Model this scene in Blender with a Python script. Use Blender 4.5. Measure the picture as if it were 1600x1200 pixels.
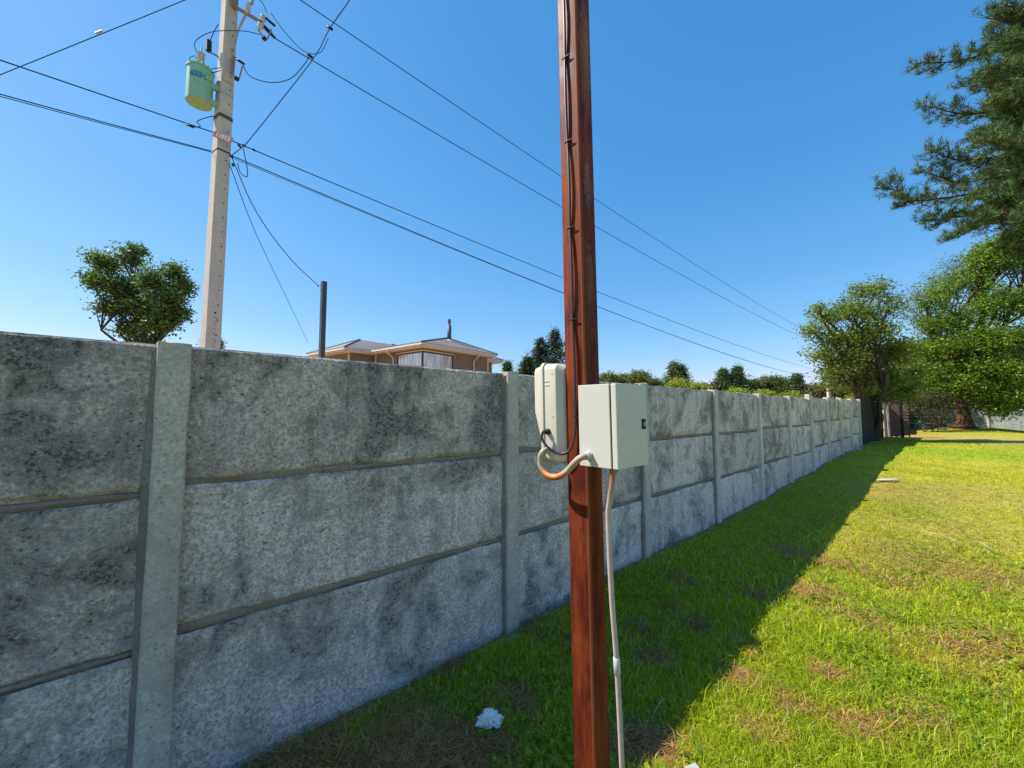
import bpy, bmesh, math, random
import numpy as np
from mathutils import Vector, Matrix, noise, Quaternion

for o in list(bpy.data.objects):
    bpy.data.objects.remove(o, do_unlink=True)
scene = bpy.context.scene
C = scene.collection

# ------------------------------------------------------------------ camera
FPX = 640.0                       # focal length in pixels of a 1600 px wide picture
CAM_Z = 1.69
PITCH = math.atan(43.0 / FPX)
cam_data = bpy.data.cameras.new('camera')
cam_data.sensor_width = 36.0
cam_data.lens = 36.0 * FPX / 1600.0
cam_data.clip_start = 0.05
cam_data.clip_end = 2000.0
cam = bpy.data.objects.new('camera', cam_data)
C.objects.link(cam)
cam.location = (0, 0, CAM_Z)
cam.rotation_euler = (math.radians(90) + PITCH, 0, 0)
scene.camera = cam

# ------------------------------------------------------------------ light
SUN_EL = math.radians(48.0)
SUN_H = Vector((-0.990, 0.139, 0)).normalized()      # towards the sun, on the ground
to_sun = Vector((SUN_H.x * math.cos(SUN_EL), SUN_H.y * math.cos(SUN_EL), math.sin(SUN_EL)))
world = bpy.data.worlds.new('World')
scene.world = world
world.use_nodes = True
wn = world.node_tree.nodes
wl = world.node_tree.links
bg = wn['Background']
sky = wn.new('ShaderNodeTexSky')
sky.sky_type = 'NISHITA'
sky.sun_disc = False
sky.sun_elevation = SUN_EL
sky.sun_rotation = math.atan2(SUN_H.x, SUN_H.y)
sky.altitude = 100
sky.air_density = 1.0
sky.dust_density = 0.28
sky.ozone_density = 3.0
hs = wn.new('ShaderNodeHueSaturation')
hs.inputs['Saturation'].default_value = 1.12
wl.new(sky.outputs[0], hs.inputs['Color'])
# the camera's own rendering of a clear sky: one tone curve per channel
sp_c = wn.new('ShaderNodeSeparateColor'); cb_c = wn.new('ShaderNodeCombineColor')
wl.new(hs.outputs[0], sp_c.inputs[0])
for i_, (g_, k_) in enumerate(((1.15, .465), (.69, .935), (.50, 1.60))):
    pw = wn.new('ShaderNodeMath'); pw.operation = 'POWER'; pw.inputs[1].default_value = g_
    ml = wn.new('ShaderNodeMath'); ml.operation = 'MULTIPLY'; ml.inputs[1].default_value = k_
    wl.new(sp_c.outputs[i_], pw.inputs[0]); wl.new(pw.outputs[0], ml.inputs[0]); wl.new(ml.outputs[0], cb_c.inputs[i_])
wl.new(cb_c.outputs[0], bg.inputs['Color'])
bg.inputs['Strength'].default_value = 0.15
sun_data = bpy.data.lights.new('sun', 'SUN')
sun_data.energy = 4.5
sun_data.angle = math.radians(0.7)
sun_data.color = (1.0, 0.94, 0.84)
sun = bpy.data.objects.new('sun', sun_data)
C.objects.link(sun)
sun.rotation_euler = to_sun.to_track_quat('Z', 'Y').to_euler()
sun.location = (-20, 3, 25)
scene.view_settings.view_transform = 'Standard'
scene.view_settings.look = 'None'
scene.view_settings.gamma = 1.0
scene.view_settings.use_curve_mapping = False
scene.view_settings.exposure = 0.82
scene.render.engine = 'CYCLES'

# ------------------------------------------------------------------ frame of the place
RNG = np.random.default_rng(7)
random.seed(7)
D = Vector((0.728, 0.6855, 0)).normalized()          # along the wall, away from the camera
N = Vector((D.y, -D.x, 0))                            # out of the wall, towards the lawn
WALL_OFF = 2.42
Z3 = Vector((0, 0, 1))

def W(s, w, z):
    """a point given along the wall, out from its face, and up"""
    return D * s + N * (w - WALL_OFF) + Z3 * z

_S = [-60, 2.3, 4.5, 6.5, 8.7, 10.8, 14, 18, 21, 200]
_H = [0, 0, .05, .065, .09, .16, .26, .32, .33, .33]
MOUND = None
def gh(x, y):
    """height of the ground; x, y numbers or arrays"""
    x = np.asarray(x, float); y = np.asarray(y, float)
    s = x * D.x + y * D.y
    h = np.interp(s - 0.0, _S, _H)
    h = h + 0.022 * np.sin(x * 1.3 + 0.7 * y) * np.sin(y * 1.1 - 0.4 * x) + 0.012 * np.sin(3.1 * x + 1) * np.sin(2.7 * y)
    dx = (x - 29.3); dy = (y - 26.6)
    h = h + 0.5 * np.exp(-(dx * dx + dy * dy) / 5.0)
    return h
def ghf(x, y): return float(gh(x, y))

_cp, _sp = math.cos(PITCH), math.sin(PITCH)
def ray(px, py):
    x = (px - 800) / FPX; y = (600 - py) / FPX
    return Vector((x, _cp - y * _sp, _sp + y * _cp))
def at(px, py, Y):
    r = ray(px, py)
    return Vector((0, 0, CAM_Z)) + r * (Y / r.y)
def on_ground(px, py):
    r = ray(px, py); z = 0.0
    for _ in range(12):
        t = (z - CAM_Z) / r.z
        p = r * t
        z = ghf(p.x, p.y)
    return Vector((p.x, p.y, z))

# ------------------------------------------------------------------ building helpers
def link(o, parent=None):
    C.objects.link(o)
    if parent is not None:
        o.parent = parent
    return o
def tag(o, label=None, cat=None, group=None, kind=None):
    if label: o['label'] = label
    if cat: o['category'] = cat
    if group: o['group'] = group
    if kind: o['kind'] = kind
    return o
ORIG = {}
def root_of(p):
    while p is not None and p.parent is not None: p = p.parent
    return p
def thing(name, loc, label, cat, group=None):
    o = bpy.data.objects.new(name, None)
    o.empty_display_size = 0.2
    o.location = loc
    C.objects.link(o)
    return tag(o, label, cat, group)
def mesh(name, verts, faces, mat, parent=None, smooth=False, origin=None):
    """verts are world points; the object's origin is its thing's base"""
    me = bpy.data.meshes.new(name)
    r = root_of(parent)
    off = Vector(r.location) if r is not None else (Vector(origin) if origin is not None else Vector((0, 0, 0)))
    me.from_pydata([tuple(Vector(v) - off) for v in verts], [], faces)
    me.validate()
    me.update()
    if smooth:
        me.polygons.foreach_set('use_smooth', [True] * len(me.polygons))
    if mat: me.materials.append(mat)
    o = bpy.data.objects.new(name, me)
    if r is None: o.location = off
    return link(o, parent)
class MB:
    """collects shapes for one mesh"""
    def __init__(self): self.v = []; self.f = []
    def add(self, vs, fs):
        b = len(self.v)
        self.v += [Vector(v) for v in vs]
        self.f += [tuple(i + b for i in f) for f in fs]
        return self
    def box(self, c, ax, ay, az, bev=0.0):
        """c centre, ax ay az half-extent vectors"""
        c = Vector(c); ax = Vector(ax); ay = Vector(ay); az = Vector(az)
        if bev <= 0:
            vs = [c + sx * ax + sy * ay + sz * az for sx in (-1, 1) for sy in (-1, 1) for sz in (-1, 1)]
            fs = [(0, 1, 3, 2), (4, 6, 7, 5), (0, 4, 5, 1), (2, 3, 7, 6), (0, 2, 6, 4), (1, 5, 7, 3)]
            return self.add(vs, fs)
        bm = bmesh.new()
        bmesh.ops.create_cube(bm, size=2)
        M = Matrix((ax, ay, az)).transposed().to_4x4(); M.translation = c
        bmesh.ops.transform(bm, matrix=M, verts=bm.verts)
        if M.determinant() < 0: bmesh.ops.reverse_faces(bm, faces=bm.faces)
        bmesh.ops.bevel(bm, geom=list(bm.edges), offset=bev, segments=2, affect='EDGES', profile=0.7)
        bm.verts.index_update()
        self.add([v.co.copy() for v in bm.verts], [tuple(v.index for v in f.verts) for f in bm.faces])
        bm.free()
        return self
    def tube(self, pts, rad, seg=8, cap=True):
        pts = [Vector(p) for p in pts]
        n = len(pts)
        if not hasattr(rad, '__len__'): rad = [rad] * n
        vs = []; fs = []
        t0 = (pts[1] - pts[0]).normalized()
        u = t0.cross(Z3)
        if u.length < 0.05: u = t0.cross(Vector((1, 0, 0)))
        u.normalize()
        for i, p in enumerate(pts):
            t = (pts[min(i + 1, n - 1)] - pts[max(i - 1, 0)])
            if t.length < 1e-9: t = t0.copy()
            t.normalize()
            u = u - t * u.dot(t)
            if u.length < 1e-6: u = t.orthogonal()
            u.normalize()
            v = t.cross(u)
            for k in range(seg):
                a = 2 * math.pi * k / seg
                vs.append(p + (u * math.cos(a) + v * math.sin(a)) * rad[i])
        for i in range(n - 1):
            for k in range(seg):
                k2 = (k + 1) % seg
                fs.append((i * seg + k, i * seg + k2, (i + 1) * seg + k2, (i + 1) * seg + k))
        if cap:
            fs.append(tuple(range(seg - 1, -1, -1)))
            fs.append(tuple((n - 1) * seg + k for k in range(seg)))
        return self.add(vs, fs)
    def lathe(self, prof, base, axis=Z3, seg=24):
        """prof: list of (radius, distance along axis)"""
        base = Vector(base)
        return self.tube([base + Vector(axis).normalized() * (h + i * 1e-6) for i, (r, h) in enumerate(prof)], [r for r, h in prof], seg)
    def build(self, name, mat, parent=None, smooth=False, origin=None):
        return mesh(name, self.v, self.f, mat, parent, smooth, origin)
def spline(pts, n=24):
    """Catmull-Rom through points"""
    pts = [Vector(p) for p in pts]
    if len(pts) < 3: return [pts[0].lerp(pts[-1], i / n) for i in range(n + 1)]
    P = [pts[0] * 2 - pts[1]] + pts + [pts[-1] * 2 - pts[-2]]
    out = []
    m = max(2, n // (len(pts) - 1))
    for i in range(1, len(P) - 2):
        for k in range(m):
            t = k / m
            a, b, c, d = P[i - 1], P[i], P[i + 1], P[i + 2]
            out.append(0.5 * ((2 * b) + (c - a) * t + (2 * a - 5 * b + 4 * c - d) * t * t + (3 * b - a - 3 * c + d) * t ** 3))
    out.append(pts[-1])
    return out
def smooth_by_angle(o, deg=35):
    me = o.data
    me.polygons.foreach_set('use_smooth', [True] * len(me.polygons))
    try: me.set_sharp_from_angle(angle=math.radians(deg))
    except Exception: pass
    return o
def big_mesh(name, V, F, cols, mat, parent=None, nper=None, origin=(0, 0, 0)):
    """numpy mesh: V (n,3) world, F list of index arrays (m,k)"""
    me = bpy.data.meshes.new(name)
    r = root_of(parent)
    off = np.array(r.location if r is not None else origin, float)
    V = np.asarray(V, np.float64) - off
    me.vertices.add(len(V)); me.vertices.foreach_set('co', V.astype(np.float32).ravel())
    loops = np.concatenate([f.ravel() for f in F]).astype(np.int32)
    tot = np.concatenate([np.full(len(f), f.shape[1], np.int32) for f in F])
    start = np.concatenate([[0], np.cumsum(tot)[:-1]]).astype(np.int32)
    me.loops.add(len(loops)); me.loops.foreach_set('vertex_index', loops)
    me.polygons.add(len(tot)); me.polygons.foreach_set('loop_start', start); me.polygons.foreach_set('loop_total', tot)
    me.update(calc_edges=True)
    if cols is not None:
        a = me.color_attributes.new('Col', 'FLOAT_COLOR', 'POINT')
        c4 = np.ones((len(V), 4), np.float32); c4[:, :3] = cols
        a.data.foreach_set('color', c4.ravel())
    me.validate()
    if mat: me.materials.append(mat)
    o = bpy.data.objects.new(name, me)
    if r is None: o.location = off
    return link(o, parent)

# ------------------------------------------------------------------ materials
def new_mat(name):
    m = bpy.data.materials.new(name); m.use_nodes = True
    nt = m.node_tree
    return m, nt, nt.nodes['Principled BSDF'], nt.nodes['Material Output']
def ND(nt, typ, **kw):
    n = nt.nodes.new(typ)
    for k, v in kw.items():
        if k in n.inputs: n.inputs[k].default_value = v
        else: setattr(n, k, v)
    return n
def noise_node(nt, coord, scale, detail=4, rough=0.55, stretch=None, dist=0.0):
    if stretch:
        mp = nt.nodes.new('ShaderNodeMapping'); mp.inputs['Scale'].default_value = stretch
        nt.links.new(coord, mp.inputs['Vector']); coord = mp.outputs[0]
    n = nt.nodes.new('ShaderNodeTexNoise')
    n.inputs['Scale'].default_value = scale; n.inputs['Detail'].default_value = detail
    n.inputs['Roughness'].default_value = rough; n.inputs['Distortion'].default_value = dist
    nt.links.new(coord, n.inputs['Vector'])
    return n.outputs['Fac']
def ramp(nt, fac, stops):
    r = nt.nodes.new('ShaderNodeValToRGB')
    e = r.color_ramp.elements
    while len(e) > 1: e.remove(e[-1])
    for i, (p, c) in enumerate(stops):
        if not hasattr(c, '__len__'): c = (c, c, c)
        el = e[0] if i == 0 else e.new(p)
        el.position = p; el.color = (*c[:3], 1)
    nt.links.new(fac, r.inputs['Fac'])
    return r.outputs['Color']
def mix(nt, fac, a, b, mode='MIX'):
    m = nt.nodes.new('ShaderNodeMix'); m.data_type = 'RGBA'; m.blend_type = mode; m.clamp_factor = True
    for sock, v in ((m.inputs[0], fac), (m.inputs[6], a), (m.inputs[7], b)):
        if isinstance(v, (int, float)): sock.default_value = v
        elif isinstance(v, (tuple, list)): sock.default_value = (*v[:3], 1)
        else: nt.links.new(v, sock)
    return m.outputs[2]
def math_node(nt, op, a, b=0.0, clamp=False):
    m = nt.nodes.new('ShaderNodeMath'); m.operation = op; m.use_clamp = clamp
    for sock, v in ((m.inputs[0], a), (m.inputs[1], b)):
        if isinstance(v, (int, float)): sock.default_value = v
        else: nt.links.new(v, sock)
    return m.outputs[0]
def bump(nt, bs, h, strength=0.3, dist=0.01, prev=None):
    b = nt.nodes.new('ShaderNodeBump'); b.inputs['Strength'].default_value = strength; b.inputs['Distance'].default_value = dist
    nt.links.new(h, b.inputs['Height'])
    if prev is not None: nt.links.new(prev, b.inputs['Normal'])
    nt.links.new(b.outputs[0], bs.inputs['Normal'])
    return b.outputs[0]
def objco(nt):
    return nt.nodes.new('ShaderNodeTexCoord').outputs['Object']

def mat_concrete(name, light, mid, dark, patch=(0.46, 0.60), seed=0.0, grain=1.0, streak=0.0, pits=True, rnd=0.25, top=0.0, crisp=0.0, own=0):
    m, nt, bs, out = new_mat(name)
    tc = objco(nt)
    oi = nt.nodes.new('ShaderNodeObjectInfo')
    mp = nt.nodes.new('ShaderNodeMapping'); mp.inputs['Location'].default_value = (seed, seed * 1.7, seed * .3)
    nt.links.new(tc, mp.inputs['Vector']); co = mp.outputs[0]
    if own > 0:                                     # every cast piece has its own pattern
        vm = nt.nodes.new('ShaderNodeVectorMath'); vm.operation = 'SCALE'; vm.inputs[0].default_value = (31.0, 17.0, 9.0)
        nt.links.new(oi.outputs['Random'], vm.inputs['Scale'])
        va = nt.nodes.new('ShaderNodeVectorMath'); nt.links.new(co, va.inputs[0]); nt.links.new(vm.outputs[0], va.inputs[1]); co = va.outputs[0]
    n1 = noise_node(nt, co, 1.7, 6, 0.68, dist=0.6)
    n2 = noise_node(nt, co, 11.0, 8, 0.78)
    n3 = noise_node(nt, co, 55.0, 6, 0.75)
    n4 = noise_node(nt, co, 4.0, 8, 0.7, dist=1.2)
    base = mix(nt, ramp(nt, n2, [(0.36, 0.0), (0.62, 1.0)]), mid, light)
    patchf = math_node(nt, 'ADD', math_node(nt, 'MULTIPLY', n1, 0.48), math_node(nt, 'ADD', math_node(nt, 'MULTIPLY', n2, 0.27), math_node(nt, 'MULTIPLY', n4, 0.25)))
    if top > 0:
        sz = nt.nodes.new('ShaderNodeSeparateXYZ'); nt.links.new(tc, sz.inputs[0])
        mr = nt.nodes.new('ShaderNodeMapRange'); nt.links.new(sz.outputs['Z'], mr.inputs[0]); mr.inputs[1].default_value = .7; mr.inputs[2].default_value = 1.8
        patchf = math_node(nt, 'ADD', patchf, math_node(nt, 'MULTIPLY', mr.outputs[0], top))
    pm = ramp(nt, patchf, [(patch[0], 0.0), (patch[1], 1.0)])
    speck = ramp(nt, n3, [(0.40, 0.15), (0.56, 1.0)])
    pm2 = mix(nt, 1.0, pm, speck, 'MULTIPLY')
    col = mix(nt, pm2, base, dark)
    if streak > 0:
        st = noise_node(nt, co, 6.0, 5, 0.65, stretch=(1.0, 1.0, 0.10), dist=.4)
        col = mix(nt, math_node(nt, 'MULTIPLY', ramp(nt, st, [(0.50, 0.0), (0.66, 1.0)]), streak), col, dark)
    fine = ramp(nt, n3, [(0.36, 0.45), (0.5, 1.0), (0.64, 1.6)])
    col = mix(nt, 0.85 * grain, col, mix(nt, 1.0, col, fine, 'MULTIPLY'))
    if crisp > 0:
        vp = nt.nodes.new('ShaderNodeTexVoronoi'); vp.inputs['Scale'].default_value = 42.0; vp.inputs['Randomness'].default_value = 1.0
        wob = nt.nodes.new('ShaderNodeMapping'); nt.links.new(co, wob.inputs['Vector']); wob.inputs['Scale'].default_value = (1.0, 1.0, 1.35)
        nt.links.new(wob.outputs[0], vp.inputs['Vector'])
        sepc = nt.nodes.new('ShaderNodeSeparateColor'); nt.links.new(vp.outputs['Color'], sepc.inputs[0])
        hole = math_node(nt, 'MULTIPLY', ramp(nt, vp.outputs['Distance'], [(0.20, 1.0), (0.36, 0.0)]), math_node(nt, 'MULTIPLY', ramp(nt, sepc.outputs[0], [(0.72, 0.0), (0.78, 1.0)]), ramp(nt, noise_node(nt, co, 3.3, 3, .6), [(.46, 0.0), (.60, 1.0)])))
        col = mix(nt, math_node(nt, 'MULTIPLY', hole, .75 * crisp), col, tuple(c_ * .45 for c_ in dark))  # shade inside pits put into the colour as dark dots
        n5 = noise_node(nt, co, 120.0, 3, 0.6)
        n6 = noise_node(nt, co, 26.0, 5, 0.7, stretch=(1.0, 1.0, 2.2), dist=1.5)
        col = mix(nt, math_node(nt, 'MULTIPLY', ramp(nt, n6, [(0.33, 1.0), (0.43, 0.0)]), .55 * crisp), col, dark)
        col = mix(nt, math_node(nt, 'MULTIPLY', ramp(nt, n6, [(0.58, 0.0), (0.66, 1.0)]), .45 * crisp), col, tuple(min(1, c_ * 1.35) for c_ in light))
        col = mix(nt, math_node(nt, 'MULTIPLY', ramp(nt, n5, [(0.60, 0.0), (0.70, 1.0)]), .5 * crisp), col, tuple(min(1, c_ * 1.3) for c_ in light))
        col = mix(nt, math_node(nt, 'MULTIPLY', ramp(nt, n5, [(0.30, 1.0), (0.40, 0.0)]), .5 * crisp), col, dark)
    warm = noise_node(nt, co, 2.6, 3, 0.6)
    col = mix(nt, math_node(nt, 'MULTIPLY', ramp(nt, warm, [(0.5, 0.0), (0.7, 1.0)]), 0.35), col, mix(nt, 1.0, col, (1.05, 1.0, 0.86), 'MULTIPLY'))
    br = math_node(nt, 'ADD', math_node(nt, 'MULTIPLY', oi.outputs['Random'], rnd), 1.0 - rnd / 2)
    cmb = nt.nodes.new('ShaderNodeCombineColor')
    for i in range(3): nt.links.new(br, cmb.inputs[i])
    col = mix(nt, 1.0, col, cmb.outputs[0], 'MULTIPLY')
    nt.links.new(col, bs.inputs['Base Color'])
    bs.inputs['Roughness'].default_value = 0.93
    bs.inputs['Specular IOR Level'].default_value = 0.2
    b1 = bump(nt, bs, n2, 0.9 * grain, 0.03)
    b2 = bump(nt, bs, n3, 0.9 * grain, 0.012, b1)
    if pits:
        vo = nt.nodes.new('ShaderNodeTexVoronoi'); vo.inputs['Scale'].default_value = 34.0
        nt.links.new(co, vo.inputs['Vector'])
        pt = ramp(nt, vo.outputs['Distance'], [(0.10, 0.0), (0.24, 1.0)])
        bump(nt, bs, pt, 0.7, 0.008, b2)
    return m
def mat_simple(name, col, rough=0.6, metal=0.0, var=0.15, scale=20.0, bumpy=0.0, spec=0.4, coat=0.0, stretch=None):
    m, nt, bs, out = new_mat(name)
    co = objco(nt)
    n = noise_node(nt, co, scale, 5, 0.6, stretch=stretch)
    a = tuple(c * (1 - var) for c in col); b = tuple(min(1, c * (1 + var)) for c in col)
    nt.links.new(mix(nt, ramp(nt, n, [(0.3, 0.0), (0.7, 1.0)]), a, b), bs.inputs['Base Color'])
    bs.inputs['Roughness'].default_value = rough
    bs.inputs['Metallic'].default_value = metal
    bs.inputs['Specular IOR Level'].default_value = spec
    if coat: bs.inputs['Coat Weight'].default_value = coat
    if bumpy: bump(nt, bs, n, bumpy, 0.005)
    return m
def mat_leaf(name, trans=0.45, rough=0.55, gain=1.0, spec=0.3):
    """colour from each leaf's own colour attribute"""
    m, nt, bs, out = new_mat(name)
    at_ = nt.nodes.new('ShaderNodeAttribute'); at_.attribute_name = 'Col'
    col = at_.outputs['Color']
    nt.links.new(col, bs.inputs['Base Color'])
    bs.inputs['Roughness'].default_value = rough
    bs.inputs['Specular IOR Level'].default_value = spec
    tr = nt.nodes.new('ShaderNodeBsdfTranslucent')
    nt.links.new(mix(nt, 1.0, col, (1.25 * gain, 1.3 * gain, 0.6 * gain), 'MULTIPLY'), tr.inputs['Color'])
    ms = nt.nodes.new('ShaderNodeMixShader'); ms.inputs[0].default_value = trans
    nt.links.new(bs.outputs[0], ms.inputs[1]); nt.links.new(tr.outputs[0], ms.inputs[2])
    nt.links.new(ms.outputs[0], out.inputs['Surface'])
    return m
# ------------------------------------------------------------------ ground
def _hash(ix, iy, seed):
    h = (ix.astype(np.int64) * 374761393 + iy.astype(np.int64) * 668265263 + seed * 1442695041) & 0x7fffffff
    h = (h ^ (h >> 13)) * 1274126177 & 0x7fffffff
    return ((h ^ (h >> 16)) & 0xffff) / 65535.0
def vnoise(x, y, seed=0):
    ix = np.floor(x); iy = np.floor(y); fx = x - ix; fy = y - iy
    fx = fx * fx * (3 - 2 * fx); fy = fy * fy * (3 - 2 * fy)
    ix = ix.astype(np.int64); iy = iy.astype(np.int64)
    a = _hash(ix, iy, seed); b = _hash(ix + 1, iy, seed); c = _hash(ix, iy + 1, seed); d = _hash(ix + 1, iy + 1, seed)
    return (a * (1 - fx) + b * fx) * (1 - fy) + (c * (1 - fx) + d * fx) * fy
def fbm(x, y, seed=0, octs=4):
    v = 0; a = .5; t = 0
    for k in range(octs):
        v = v + a * vnoise(x * 2 ** k, y * 2 ** k, seed + k * 17); t += a; a *= .55
    return v / t
def sstep(a, b, x):
    t = np.clip((x - a) / (b - a), 0, 1); return t * t * (3 - 2 * t)

# bare and dry spots seen on the lawn: picture position, radius in metres, strength
BARE = [(1230, 860, .25, .3), (1180, 930, .12, .45), (1060, 905, .12, .4), (940, 900, .12, .5), (640, 1165, 0.34, 1), (720, 1185, 0.22, 0.9), (560, 1190, 0.25, 0.7), (800, 1095, 0.13, 0.8), (860, 900, 0.1, 0.5), (835, 985, 0.16, 0.35),
        (1025, 1030, 0.13, 0.8), (1020, 1165, 0.16, 1), (960, 1170, 0.15, 0.8), (1095, 980, 0.11, 0.8), (1050, 950, 0.1, 0.4),
        (1265, 925, 0.22, 0.375), (1300, 880, 0.28, 0.275), (1400, 860, 0.9, 0.225), (1470, 890, 0.5, 0.225), (1300, 1055, 0.1, 0.35), (1150, 1060, 0.12, 0.2),
        (1440, 770, 1.4, 0.42), (1560, 775, 1.4, 0.4), (1500, 825, 1, 0.35), (1560, 905, 0.5, 0.25), (1500, 1050, 0.25, 0.175),
        (1440, 1130, 0.2, 0.15), (1350, 975, 0.3, 0.15), (1500, 684, 3.2, 0.9), (1560, 690, 2.4, 0.7), (1480, 1010, 0.15, 0.2), (1200, 1150, 0.12, 0.125), (420, 1190, 0.2, 0.7), (500, 1175, 0.16, 0.6), (690, 1040, 0.14, 0.5), (900, 1010, 0.1, 0.4), (1000, 985, 0.12, 0.5), (760, 1180, 0.2, 0.9), (1160, 1010, 0.1, 0.175), (1420, 1020, 0.16, 0.175), (1330, 1130, 0.14, 0.175), (1560, 1010, 0.3, 0.175), (1240, 1100, 0.1, 0.15), (1390, 905, 0.3, 0.2)]
LUSH = [(1450, 705, 2.2, 1.0), (1560, 712, 2.0, .9), (1390, 940, .7, .6), (1230, 960, .6, .8), (1150, 880, .9, .7), (1120, 1120, .5, .6), (1540, 1150, .7, .5), (1420, 690, 2.5, .6)]
_bare = [(on_ground(a, b), r, s) for a, b, r, s in BARE]
_lush = [(on_ground(a, b), r, s) for a, b, r, s in LUSH]
def fields(x, y):
    wx = x + .25 * (fbm(x * 3, y * 3, 5) - .5) * 1.2; wy = y + .25 * (fbm(x * 3, y * 3, 9) - .5) * 1.2
    dry = np.zeros_like(x)
    for p, r, s in _bare:
        dry = np.maximum(dry, s * np.exp(-(((wx - p.x) ** 2 + (wy - p.y) ** 2) / (r * r)) ** 1.3))
    lush = np.zeros_like(x)
    for p, r, s in _lush:
        lush = np.maximum(lush, s * np.exp(-((wx - p.x) ** 2 + (wy - p.y) ** 2) / (r * r)))
    big = fbm(x * .55, y * .55, 31); mid = fbm(x * 2.1, y * 2.1, 41); fine = fbm(x * 7, y * 7, 51)
    w = x * N.x + y * N.y + WALL_OFF
    dry = np.maximum(dry, .5 * sstep(.66, .84, mid * .7 + fine * .3))
    dry = np.maximum(dry, .9 * (1 - sstep(.03, .16, w + .10 * (fine - .5))))
    dist = np.hypot(x, y)
    yel = np.clip(sstep(.42, .66, big * .6 + mid * .4) * (.25 + .75 * sstep(1.0, 2.2, w)) + .22 + .30 * (1 - sstep(1.2, 1.8, w)), 0, 1)  # yellower near the wall: shade on the grass lifted by colour
    yel = np.maximum(yel, .75 * sstep(5.5, 8, dist) * (1 - .8 * lush) * sstep(1.5, 3.0, w))
    return np.clip(dry, 0, 1), np.clip(lush, 0, 1), np.clip(yel * (1 - .6 * lush), 0, 1), w, dist

def lines(lo, hi, a, b, step, grow=1.16):
    L = list(np.arange(a, b + 1e-6, step))
    s = step; x = b
    while x < hi: s *= grow; x += s; L.append(x)
    s = step; x = a
    while x > lo: s *= grow; x -= s; L.insert(0, x)
    return np.array(L)
gx = lines(-600, 600, -2.5, 12, .085); gy = lines(-60, 900, .6, 12, .085)
GX, GY = np.meshgrid(gx, gy)
gxf, gyf = GX.ravel(), GY.ravel()
gd, gl, gyel, gw, gdist = fields(gxf, gyf)
gz = gh(gxf, gyf) * np.where(gdist > 60, np.clip(1 - (gdist - 60) / 60, 0, 1), 1) + np.where(gdist < 14, .02 * (fbm(gxf * 4, gyf * 4, 3) - .5) - .012 * gd, 0)
nx_, ny_ = len(gx), len(gy)
idx = np.arange(nx_ * ny_).reshape(ny_, nx_)
GF = np.stack([idx[:-1, :-1], idx[:-1, 1:], idx[1:, 1:], idx[1:, :-1]], -1).reshape(-1, 4)
def lerp3(a, b, t): return np.asarray(a)[None, :] * (1 - t[:, None]) + np.asarray(b)[None, :] * t[:, None]
soil = np.array([.50, .24, .11]); turf = np.array([.28, .30, .030]); straw = np.array([.38, .32, .12])
farw = sstep(3.5, 9, gdist)
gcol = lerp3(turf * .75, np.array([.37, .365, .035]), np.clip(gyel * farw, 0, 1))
gcol = gcol * (1 - gl[:, None] * farw[:, None]) + np.array([.23, .34, .02]) * (gl * farw)[:, None]
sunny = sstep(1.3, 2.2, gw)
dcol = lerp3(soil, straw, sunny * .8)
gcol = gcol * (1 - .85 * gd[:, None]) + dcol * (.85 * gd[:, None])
def mat_ground():
    m, nt, bs, out = new_mat('turf_soil')
    a = nt.nodes.new('ShaderNodeAttribute'); a.attribute_name = 'Col'
    co = objco(nt)
    n1 = noise_node(nt, co, 9, 6, .7); n2 = noise_node(nt, co, 70, 5, .7); n3 = noise_node(nt, co, 1.4, 5, .65)
    c = mix(nt, 1.0, a.outputs['Color'], ramp(nt, n1, [(.3, .6), (.5, 1.0), (.7, 1.45)]), 'MULTIPLY')
    c = mix(nt, 1.0, c, ramp(nt, n2, [(.3, .55), (.5, 1.0), (.7, 1.5)]), 'MULTIPLY')
    c = mix(nt, math_node(nt, 'MULTIPLY', ramp(nt, n3, [(.48, 0.0), (.66, 1.0)]), .35), c, mix(nt, 1.0, c, (1.5, 1.15, 1.0), 'MULTIPLY'))
    nt.links.new(c, bs.inputs['Base Color']); bs.inputs['Roughness'].default_value = 1.0; bs.inputs['Specular IOR Level'].default_value = .1
    b = bump(nt, bs, n1, .7, .05); bump(nt, bs, n2, .9, .02, b)
    return m
ground = big_mesh('ground', np.stack([gxf, gyf, gz], 1), [GF], gcol, mat_ground())
tag(ground, kind='structure')
ground['label'] = 'grassy lawn with bare and dry patches'

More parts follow.
